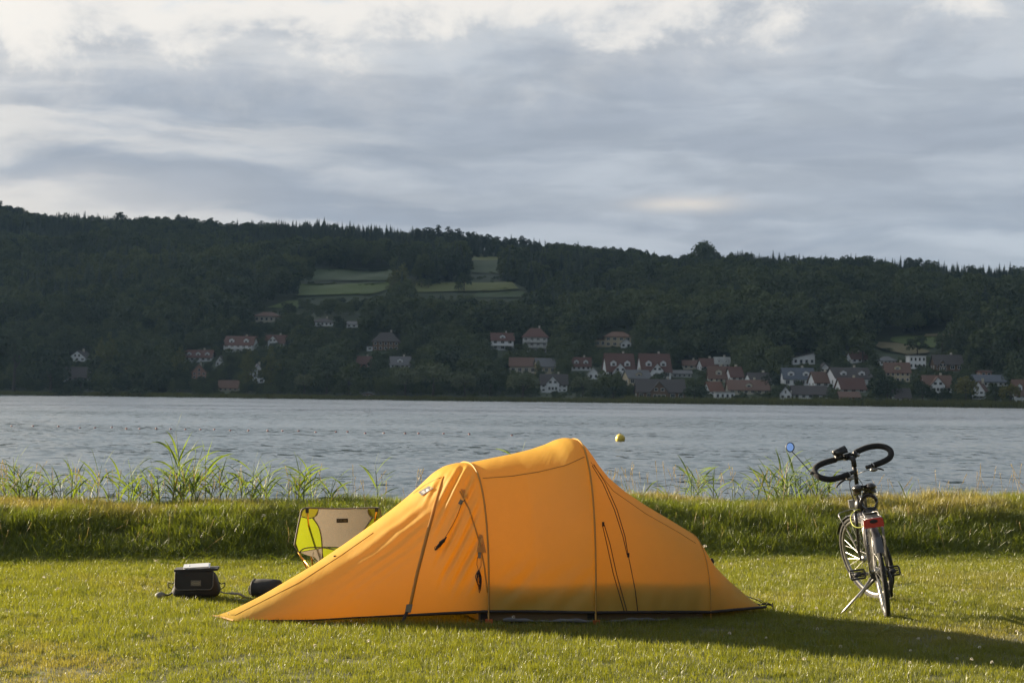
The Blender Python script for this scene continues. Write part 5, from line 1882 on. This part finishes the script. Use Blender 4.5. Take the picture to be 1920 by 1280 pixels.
def wheel(loc, rotm):
    w_ = link('wheel', tyre_me, bike)
    w_.matrix_local = Matrix.Translation(loc) @ rotm
    link('rim', rim_me, w_)
    link('hub', hub_me, w_)
    for i in range(32):
        a = 6.28318 * i / 32
        fl_ = -1 if i % 2 else 1
        a2 = a + (.55 if (i // 2) % 2 else -.55)
        p0 = Vector((fl_ * .031, .026 * math.cos(a2), .026 * math.sin(a2)))
        p1 = Vector((0, (RW - .05) * math.cos(a), (RW - .05) * math.sin(a)))
        s_o = link('spoke', spoke_me, w_)
        d = p1 - p0
        s_o.matrix_local = Matrix.Translation(p0) @ d.to_track_quat('Z', 'Y').to_matrix().to_4x4() @ Matrix.Diagonal((1, 1, d.length, 1))
    return w_
RH, FH = Vector((0, 0, RW)), Vector((0, WB, RW))
wheel(RH, Matrix.Identity(4))
rotS = Matrix.Rotation(STEER, 3, SA).to_4x4()
# bring the steered front wheel down onto the ground plane of the leaning bicycle
wheel(steer(FH), rotS)
def B_tube(name, pts, r_, mat, n_=10, parent=bike, **kw):
    return MB().tube(pts, r_, n_, **kw).build(name, mat, parent, True)
BB = Vector((0, .44, .285))
ST = Vector((0, .285, .79))
SP = Vector((0, .252, .905))
fr = MB()
fr.tube([BB, ST], .016, 12)
fr.tube([HT - SA * .03, ST + Vector((0, .01, -.04))], .015, 12)
fr.tube([HBm + SA * .03, BB], .019, 12)
fr.tube([HBm, HT], .021, 12)
for s2 in (-1, 1):
    fr.tube([BB + Vector((s2 * .022, -.02, 0)), Vector((s2 * .05, .12, .325)), Vector((s2 * .064, 0, RW))], .0105, 8)
    fr.tube([ST + Vector((s2 * .014, 0, -.05)), Vector((s2 * .048, .10, .56)), Vector((s2 * .064, 0, RW))], .009, 8)
fr.tube([BB - Vector((.038, 0, 0)), BB + Vector((.038, 0, 0))], .023, 12)
fr.build('frame', M['b_frame'], bike, True)
fk = MB()
for s2 in (-1, 1):
    fk.tube([steer(HBm + Vector((s2 * .045, .012, -.01))), steer(Vector((s2 * .055, .945, .60))), steer(Vector((s2 * .058, WB - .02, .42))), steer(FH + Vector((s2 * .056, 0, 0)))], [.014, .0135, .011, .009], 8)
fk.tube([steer(HBm + Vector((-.05, .012, -.006))), steer(HBm + Vector((.05, .012, -.006)))], .016, 8)
fk.build('fork', M['b_frame'], bike, True)
B_tube('seat_post', [ST, SP], .0135, M['alloy_d'])
# saddle: broad tail with two sit pads, narrow nose
def saddle_pt(u_, v_):
    w_ = .084 * (1 - sstep(u_, .25, .75) * .78) * (.55 + .45 * float(sstep(u_, -.02, .12)))
    y_ = SP.y - .115 + .27 * u_
    z_ = SP.z + .055 - .045 * abs(v_) ** 2.6 + .012 * math.cos(v_ * 3.1) * -1 * (1 - u_) - .012 * float(sstep(u_, .5, 1)) + .018 * (1 - float(sstep(u_, 0, .3)))
    return (float(w_) * v_, y_, float(z_))
sd_ = MB().grid([[saddle_pt(i / 14, -1 + 2 * j / 14) for j in range(15)] for i in range(15)])
sd_.grid([[Vector(saddle_pt(i / 14, -1 + 2 * j / 14)) * 1 - Vector((0, 0, .028 if 0 < j < 14 else .03)) for j in range(14, -1, -1)] for i in range(15)])
for i in range(14):
    for j in (0, 14):
        a, b = Vector(saddle_pt(i / 14, -1 + j / 7)), Vector(saddle_pt((i + 1) / 14, -1 + j / 7))
        sd_.add([a, b, b - Vector((0, 0, .03)), a - Vector((0, 0, .03))], [(0, 1, 2, 3)])
so = sd_.build('saddle', M['saddle'], bike, True)
for s2 in (-1, 1):
    MB().ball((s2 * .048, SP.y - .085, SP.z + .045), (.042, .055, .030), 14, 10).build('saddle_pad', M['saddle'], so, True)
    B_tube('saddle_rail', [(s2 * .03, SP.y - .08, SP.z + .02), (s2 * .022, SP.y - .02, SP.z + .0), (s2 * .02, SP.y + .06, SP.z + .0), (0.0, SP.y + .13, SP.z + .03)], .0035, M['alloy_d'], 6, so)
# coiled cable lock hanging under the saddle
lk = MB()
for i in range(4):
    lk.tube(arc((.016 + .003 * i, SP.y - .105 + .016 * i, SP.z - .065 - .012 * (i % 2)), .058 - .004 * (i % 2), 0, 6.283, 26, 'xz'), .0085, 8)
lk.build('coiled_lock', M['saddle'], bike, True)
MB().ball((-.052, SP.y - .06, SP.z - .085), (.036, .05, .052), 14, 10).build('lock_case', M['b_black'], bike, True)
MB().ball((.02, SP.y - .08, SP.z - .14), (.055, .05, .035), 14, 10).build('lock_bracket', M['b_black'], bike, True)
# rear rack
rk = MB()
for s2 in (-1, 1):
    rk.tube(smooth_pts([(s2 * .058, .20, .735), (s2 * .062, .05, .745), (s2 * .062, -.16, .745), (s2 * .05, -.20, .742)], 4), .0052, 8)
    for yy in (-.13, .02):
        rk.tube([(s2 * .066, 0, RW + .03), (s2 * .072, yy * .6, .56), (s2 * .064, yy, .742)], .0046, 8)
rk.tube([(-.05, -.20, .742), (.05, -.20, .742)], .0052, 8)
rk.tube([(0, .20, .735), (0, -.18, .744)], .0045, 8)
for yy in (.12, .02, -.08, -.15):
    rk.tube([(-.062, yy, .744), (.062, yy, .744)], .004, 8)
rk.tube([(-.03, .2, .735), (-.018, .27, .70)], .0045, 8)
rk.tube([(.03, .2, .735), (.018, .27, .70)], .0045, 8)
rk.build('rear_rack', M['alloy_d'], bike, True)
B_tube('spring_clamp', smooth_pts([(-.05, -.18, .755), (-.052, -.02, .775), (-.03, .1, .765), (.03, .1, .765), (.052, -.02, .775), (.05, -.18, .755)], 4), .004, M['alloy'], 6)
ref = MB().prism([(-.068, -.225, .680), (.068, -.225, .680), (.071, -.225, .70), (.067, -.225, .738), (.055, -.225, .745), (-.055, -.225, .745), (-.067, -.225, .738), (-.071, -.225, .70)], (0, .028, 0)).build('rear_light', M['red'], bike)
MB().ball((0, -.226, .724), (.030, .006, .014), 12, 8).build('light_cap', M['hem'], ref, True)
# mudguards
def guard(name, c, a0, a1, mat, xf, r_=RW + .016, w_=.027, n_=26):
    rows_ = []
    for i in range(n_ + 1):
        a = a0 + (a1 - a0) * i / n_
        rows_.append([xf(Vector(c) + Vector((w_ * math.sin(b), (r_ - .012 + .012 * math.cos(b)) * math.cos(a), (r_ - .012 + .012 * math.cos(b)) * math.sin(a)))) for b in (-1.35, -.8, -.3, .3, .8, 1.35)])
    return MB().grid(rows_).build(name, mat, bike, True)
ident = lambda p_: p_
guard('mudguard', RH, R(70), R(137), M['guard'], ident)
guard('mudguard_flap', RH, R(133), R(154), M['flap'], ident, RW + .021, .034)
guard('mudguard', FH, R(35), R(122), M['guard'], steer)
guard('mudguard_flap', FH, R(120), R(138), M['flap'], steer, RW + .02, .032)
for s2 in (-1, 1):
    B_tube('mudguard_stay', [(s2 * .062, 0, RW), (s2 * .03, -.27, RW + .24)], .0022, M['alloy_d'], 5)
    B_tube('mudguard_stay', [(s2 * .062, 0, RW), (s2 * .03, -.24, RW + .27)], .0022, M['alloy_d'], 5)
    B_tube('mudguard_stay', [steer(FH + Vector((s2 * .058, 0, 0))), steer(FH + Vector((s2 * .03, -.22, .28)))], .0022, M['alloy_d'], 5)
# front low rack, its hoop shows at the left
for s2 in (-1, 1):
    B_tube('front_rack', [steer(p_) for p_ in smooth_pts([FH + Vector((s2 * .062, -.01, .0)), FH + Vector((s2 * .075, -.02, .16)), FH + Vector((s2 * .085, .06, .36)), FH + Vector((s2 * .04, .12, .385)), FH + Vector((0, .13, .385))], 4)], .0045, M['alloy_d'], 6)
B_tube('front_rack_strut', [steer(FH + Vector((-.075, -.02, .16))), steer(FH + Vector((-.02, -.07, .17)))], .004, M['alloy_d'], 6)
# drive
def cyl_x(mb_, c, r_, w_, n_=28):
    mb_.tube([Vector(c) - Vector((w_ / 2, 0, 0)), Vector(c) + Vector((w_ / 2, 0, 0))], r_, n_)
for x_, r_ in ((.048, .092), (.041, .074), (.034, .056)):
    mb = MB()
    rows_ = [[(x_ + (.0015 if q_ < 2 else -.0015), BB.y + r2 * math.cos(a), BB.z + r2 * math.sin(a)) for q_, r2 in enumerate((r_, r_ - .014, r_ - .014, r_, r_))] for a in [6.28318 * i / 44 for i in range(45)]]
    mb.grid(rows_)
    for i in range(5):
        a = 6.283 * i / 5
        mb.box((x_, BB.y + (r_ - .03) * math.cos(a), BB.z + (r_ - .03) * math.sin(a)), (.003, .045, .014), rot=Matrix.Rotation(a, 3, 'X'))
    mb.build('chainring', M['alloy_d'], bike, True)
for i in range(8):
    mb = MB()
    cyl_x(mb, (.022 + .0042 * i, 0, RW), .056 - .0045 * i, .002, 24)
    mb.build('sprocket', M['alloy_d'], bike)
ch = MB()
jock = Vector((.042, -.01, RW - .11))
jock2 = Vector((.042, .03, RW - .19))
ch.tube([(.044, BB.y, BB.z + .092), (.040, 0, RW + .045)], .0045, 6)
ch.tube([(.044, BB.y, BB.z - .092), jock2, jock, (.04, -.03, RW - .035)], .0045, 6)
ch.build('chain', M['alloy_d'], bike)
mb = MB()
mb.tube([(.062, 0, RW - .02), (.07, .005, RW - .07), jock + Vector((.022, 0, 0)), jock2 + Vector((.02, 0, -.01))], [.010, .017, .012, .010], 8)
cyl_x(mb, jock, .021, .012, 14)
cyl_x(mb, jock2, .021, .012, 14)
mb.build('derailleur', M['b_black'], bike, True)
CR = R(-8)
for s2 in (-1, 1):
    d = Vector((0, math.cos(CR), math.sin(CR))) * (.172 * s2)
    p0, p1 = BB + Vector((s2 * .06, 0, 0)), BB + Vector((s2 * .082, 0, 0)) + d
    B_tube('crank', [p0, p1], [.014, .010], M['alloy'], 8)
    c = p1 + Vector((s2 * .060, 0, 0))
    pd = MB()
    out = [(.048, .034), (.052, .02), (.052, -.02), (.048, -.034), (-.046, -.036), (-.05, -.02), (-.05, .02), (-.046, .036)]
    tilt = Matrix.Rotation(R(50), 3, 'X')
    pd.tube([c + tilt @ Vector((a * 1.06, b * 1.12, 0)) for a, b in out], .008, 8, closed=True, up=(0, 0, 1))
    pd.tube([p1, c + Vector((s2 * .045, 0, 0))], [.011, .008], 8)
    pd.box(c, (.05, .03, .016), rot=tilt)
    for b in (-.02, .02):
        pd.tube([c + tilt @ Vector((-.046, b, 0)), c + tilt @ Vector((.048, b, 0))], .004, 6)
    pd.build('pedal', M['b_black'], bike, True)
# two-legged stand; the left leg carries the bicycle
pv = Vector((-.015, .30, .275))
gl = BI @ onz(1578, 1151)
gl2 = BI @ (onz(1612, 1127) + Vector((0, 0, .04)))
MB().box(pv, (.07, .05, .035)).build('stand_mount', M['b_black'], bike)
B_tube('stand_leg', [pv + Vector((-.02, 0, 0)), pv.lerp(gl, .35), gl + Vector((0, 0, .004))], [.0105, .009, .008], M['alloy'], 8)
mb = MB().tube([pv + Vector((.01, 0, -.01)), pv.lerp(gl2, .6)], .013, 8)
mb.build('stand_leg', M['b_black'], bike, True)
B_tube('stand_foot', [pv.lerp(gl2, .58), gl2], [.009, .010], M['alloy'], 8)
# bottle on the down tube, dynamo cable
mb = MB()
bc, bdv = Vector((0, .62, .50)), (HBm - BB).normalized()
bt = bc + Vector((0, -.05, .05))
mb.tube([bt - bdv * .10, bt - bdv * .09, bt + bdv * .03, bt + bdv * .06, bt + bdv * .085, bt + bdv * .11], [.028, .036, .036, .03, .016, .013], 14)
mb.build('bottle', M['guard'], bike, True)
B_tube('light_cable', smooth_pts([(-.068, -.20, .70), (-.11, -.17, .69), (-.145, -.12, .715), (-.14, -.02, .77), (-.08, .1, .80), (-.03, .2, .78)], 5), .0032, M['cable_y'], 6)
# front light with bright bracket seen left of the rack
MB().box(steer((0, 1.0, .79)), (.05, .06, .06)).build('front_light', M['alloy'], bike)
# stem and handlebar
CL = HT + SA * .235 + Vector((0, .02, 0))
B_tube('steerer', [HT, HT + SA * .20], .016, M['b_black'])
B_tube('stem', [steer(HT + SA * .16), steer(HT + SA * .22), steer(CL + Vector((0, .055, .01)))], [.021, .021, .018], M['b_black'])
HC = CL + Vector((0, .06, .012))
half = [(0, 0, 0), (.05, .01, .002), (.10, .022, .008), (.19, .03, .012), (.265, .012, .0), (.308, -.035, -.03), (.308, -.085, -.068), (.262, -.125, -.105), (.18, -.135, -.118), (.10, -.13, -.118), (.075, -.128, -.116)]
for s2 in (-1, 1):
    pts = [steer(HC + Vector((s2 * a * 1.1, b, c))) for a, b, c in smooth_pts(half, 6)]
    pts = [Vector(p_) for p_ in pts]
    B_tube('handlebar', pts, .0112, M['b_black'], 10)
    B_tube('grip', pts[10:55], [.020] + [.0235] * 43 + [.020], M['foam'], 12)
    e0 = steer(HC + Vector((s2 * .085, -.129, -.117)))
    e1 = steer(HC + Vector((s2 * .125, -.132, -.118)))
    B_tube('clamp_ring', [e1, e1.lerp(e0, .35)], .022, M['alloy'], 12)
    B_tube('bar_end', [e0.lerp(e1, .3), steer(HC + Vector((s2 * .058, -.126, -.115)))], .0165, M['b_black'], 12)
    hp = steer(HC + Vector((s2 * .115, -.13, -.15)))
    MB().ball(hp, (.032, .022, .017), 12, 8).build('shifter', M['alloy_d'], bike, True)
    B_tube('brake_lever', smooth_pts([steer(HC + Vector((s2 * .10, -.125, -.145))), steer(HC + Vector((s2 * .15, -.105, -.150))), steer(HC + Vector((s2 * .20, -.09, -.168))), steer(HC + Vector((s2 * .225, -.085, -.185)))], 4), [.010] * 4 + [.008] * 5 + [.006] * 4, M['b_black'], 8)
    B_tube('cable', smooth_pts([hp, steer(HC + Vector((s2 * .05, -.10, -.14))), steer(HC + Vector((s2 * .035, .0, -.17))), HT + Vector((s2 * .05, .05, -.02)), HBm + Vector((s2 * .03, -.1, -.02))], 5), .0028, M['b_black'], 6)
B_tube('cable', smooth_pts([steer(HC + Vector((-.09, -.12, -.14))), steer(HC + Vector((-.04, -.13, -.17))), Vector((-.06, .66, .98)), Vector((-.065, .62, .86)), Vector((-.03, .58, .74))], 5), .003, M['b_black'], 6)
# clamp, bell, map holder and computer in the middle of the bar
MB().box(steer(HC), (.055, .05, .05), rot=rotS.to_3x3()).build('bar_clamp', M['b_black'], bike)
mt = MB()
mt.tube([steer(HC + Vector((-.05, .0, .0))), steer(HC + Vector((-.05, -.01, .06)))], .014, 8)
mt.tube([steer(HC + Vector((-.11, .0, .062))), steer(HC + Vector((.005, .0, .072)))], .019, 10)
mt.box(steer(HC + Vector((-.05, -.01, .05))), (.10, .05, .035), rot=rotS.to_3x3())
mt.tube([steer(HC + Vector((-.105, .0, .02))), steer(HC + Vector((-.045, .0, .01)))], .024, 10)
mt.build('bag_mount', M['b_black'], bike, True)
MB().ball(steer(HC + Vector((-.075, -.02, .036))), (.016, .01, .01), 10, 6).build('mount_bolt', M['alloy'], bike, True)
MB().ball(steer(HC + Vector((.055, -.03, .0))), (.02, .035, .032), 12, 8).build('bell', M['b_black'], bike, True)
MB().ball(steer(HC + Vector((.07, -.05, -.012))), (.012, .012, .016), 10, 6).build('bell_striker', M['alloy'], bike, True)
# mirror on the left bend
m0 = steer(HC + Vector((-.345, -.04, -.03)))
mc = BI @ atd(1481.5, 838, (BM @ m0).y - .03)
B_tube('mirror_clamp', [m0 + Vector((.02, 0, 0)), m0 + Vector((-.035, 0, .006))], .013, M['b_black'], 8)
B_tube('mirror_arm', smooth_pts([m0 + Vector((-.03, 0, .006)), m0.lerp(mc, .45) + Vector((0, -.01, -.028)), m0.lerp(mc, .8) + Vector((0, -.005, -.022)), mc + Vector((.004, .01, -.03))], 5), .0036, M['b_black'], 6)
nrm = (Vector((-.35, -1, .30))).normalized()
nl = (BI.to_3x3() @ nrm).normalized()
qm = nl.to_track_quat('Z', 'Y').to_matrix()
mb = MB()
mb.tube([mc + qm @ Vector((.030 * math.cos(a), .036 * math.sin(a), 0)) for a in [6.283 * i / 24 for i in range(24)]], .0048, 8, closed=True)
mb.ball(mc - nl * .006, (.031, .037, .008), 16, 8, rot=qm)
mb.build('mirror_shell', M['b_black'], bike, True)
n_ = 24
MB().add([mc + nl * .0035] + [mc + nl * .003 + qm @ Vector((.0295 * math.cos(6.283 * i / n_), .0355 * math.sin(6.283 * i / n_), 0)) for i in range(n_)], [(0, 1 + i, 1 + (i + 1) % n_) for i in range(n_)]).build('mirror_glass', M['mirror'], bike, True)

# ------------------------------------------------------------------ haze
m_, k_ = newmat('haze_air')
vp = k_.n('ShaderNodeVolumePrincipled')
vp.inputs['Color'].default_value = (.40, .66, 1.0, 1)
vp.inputs['Density'].default_value = 0.000045
vp.inputs['Anisotropy'].default_value = 0.2
o_ = k_.n('ShaderNodeOutputMaterial')
k_.t.links.new(vp.outputs[0], o_.inputs['Volume'])
MB().box((0, 1000, 115), (5400, 3200, 250)).build('haze', m_, kind='stuff', label='thin bluish evening haze over lake and hills', cat='haze')
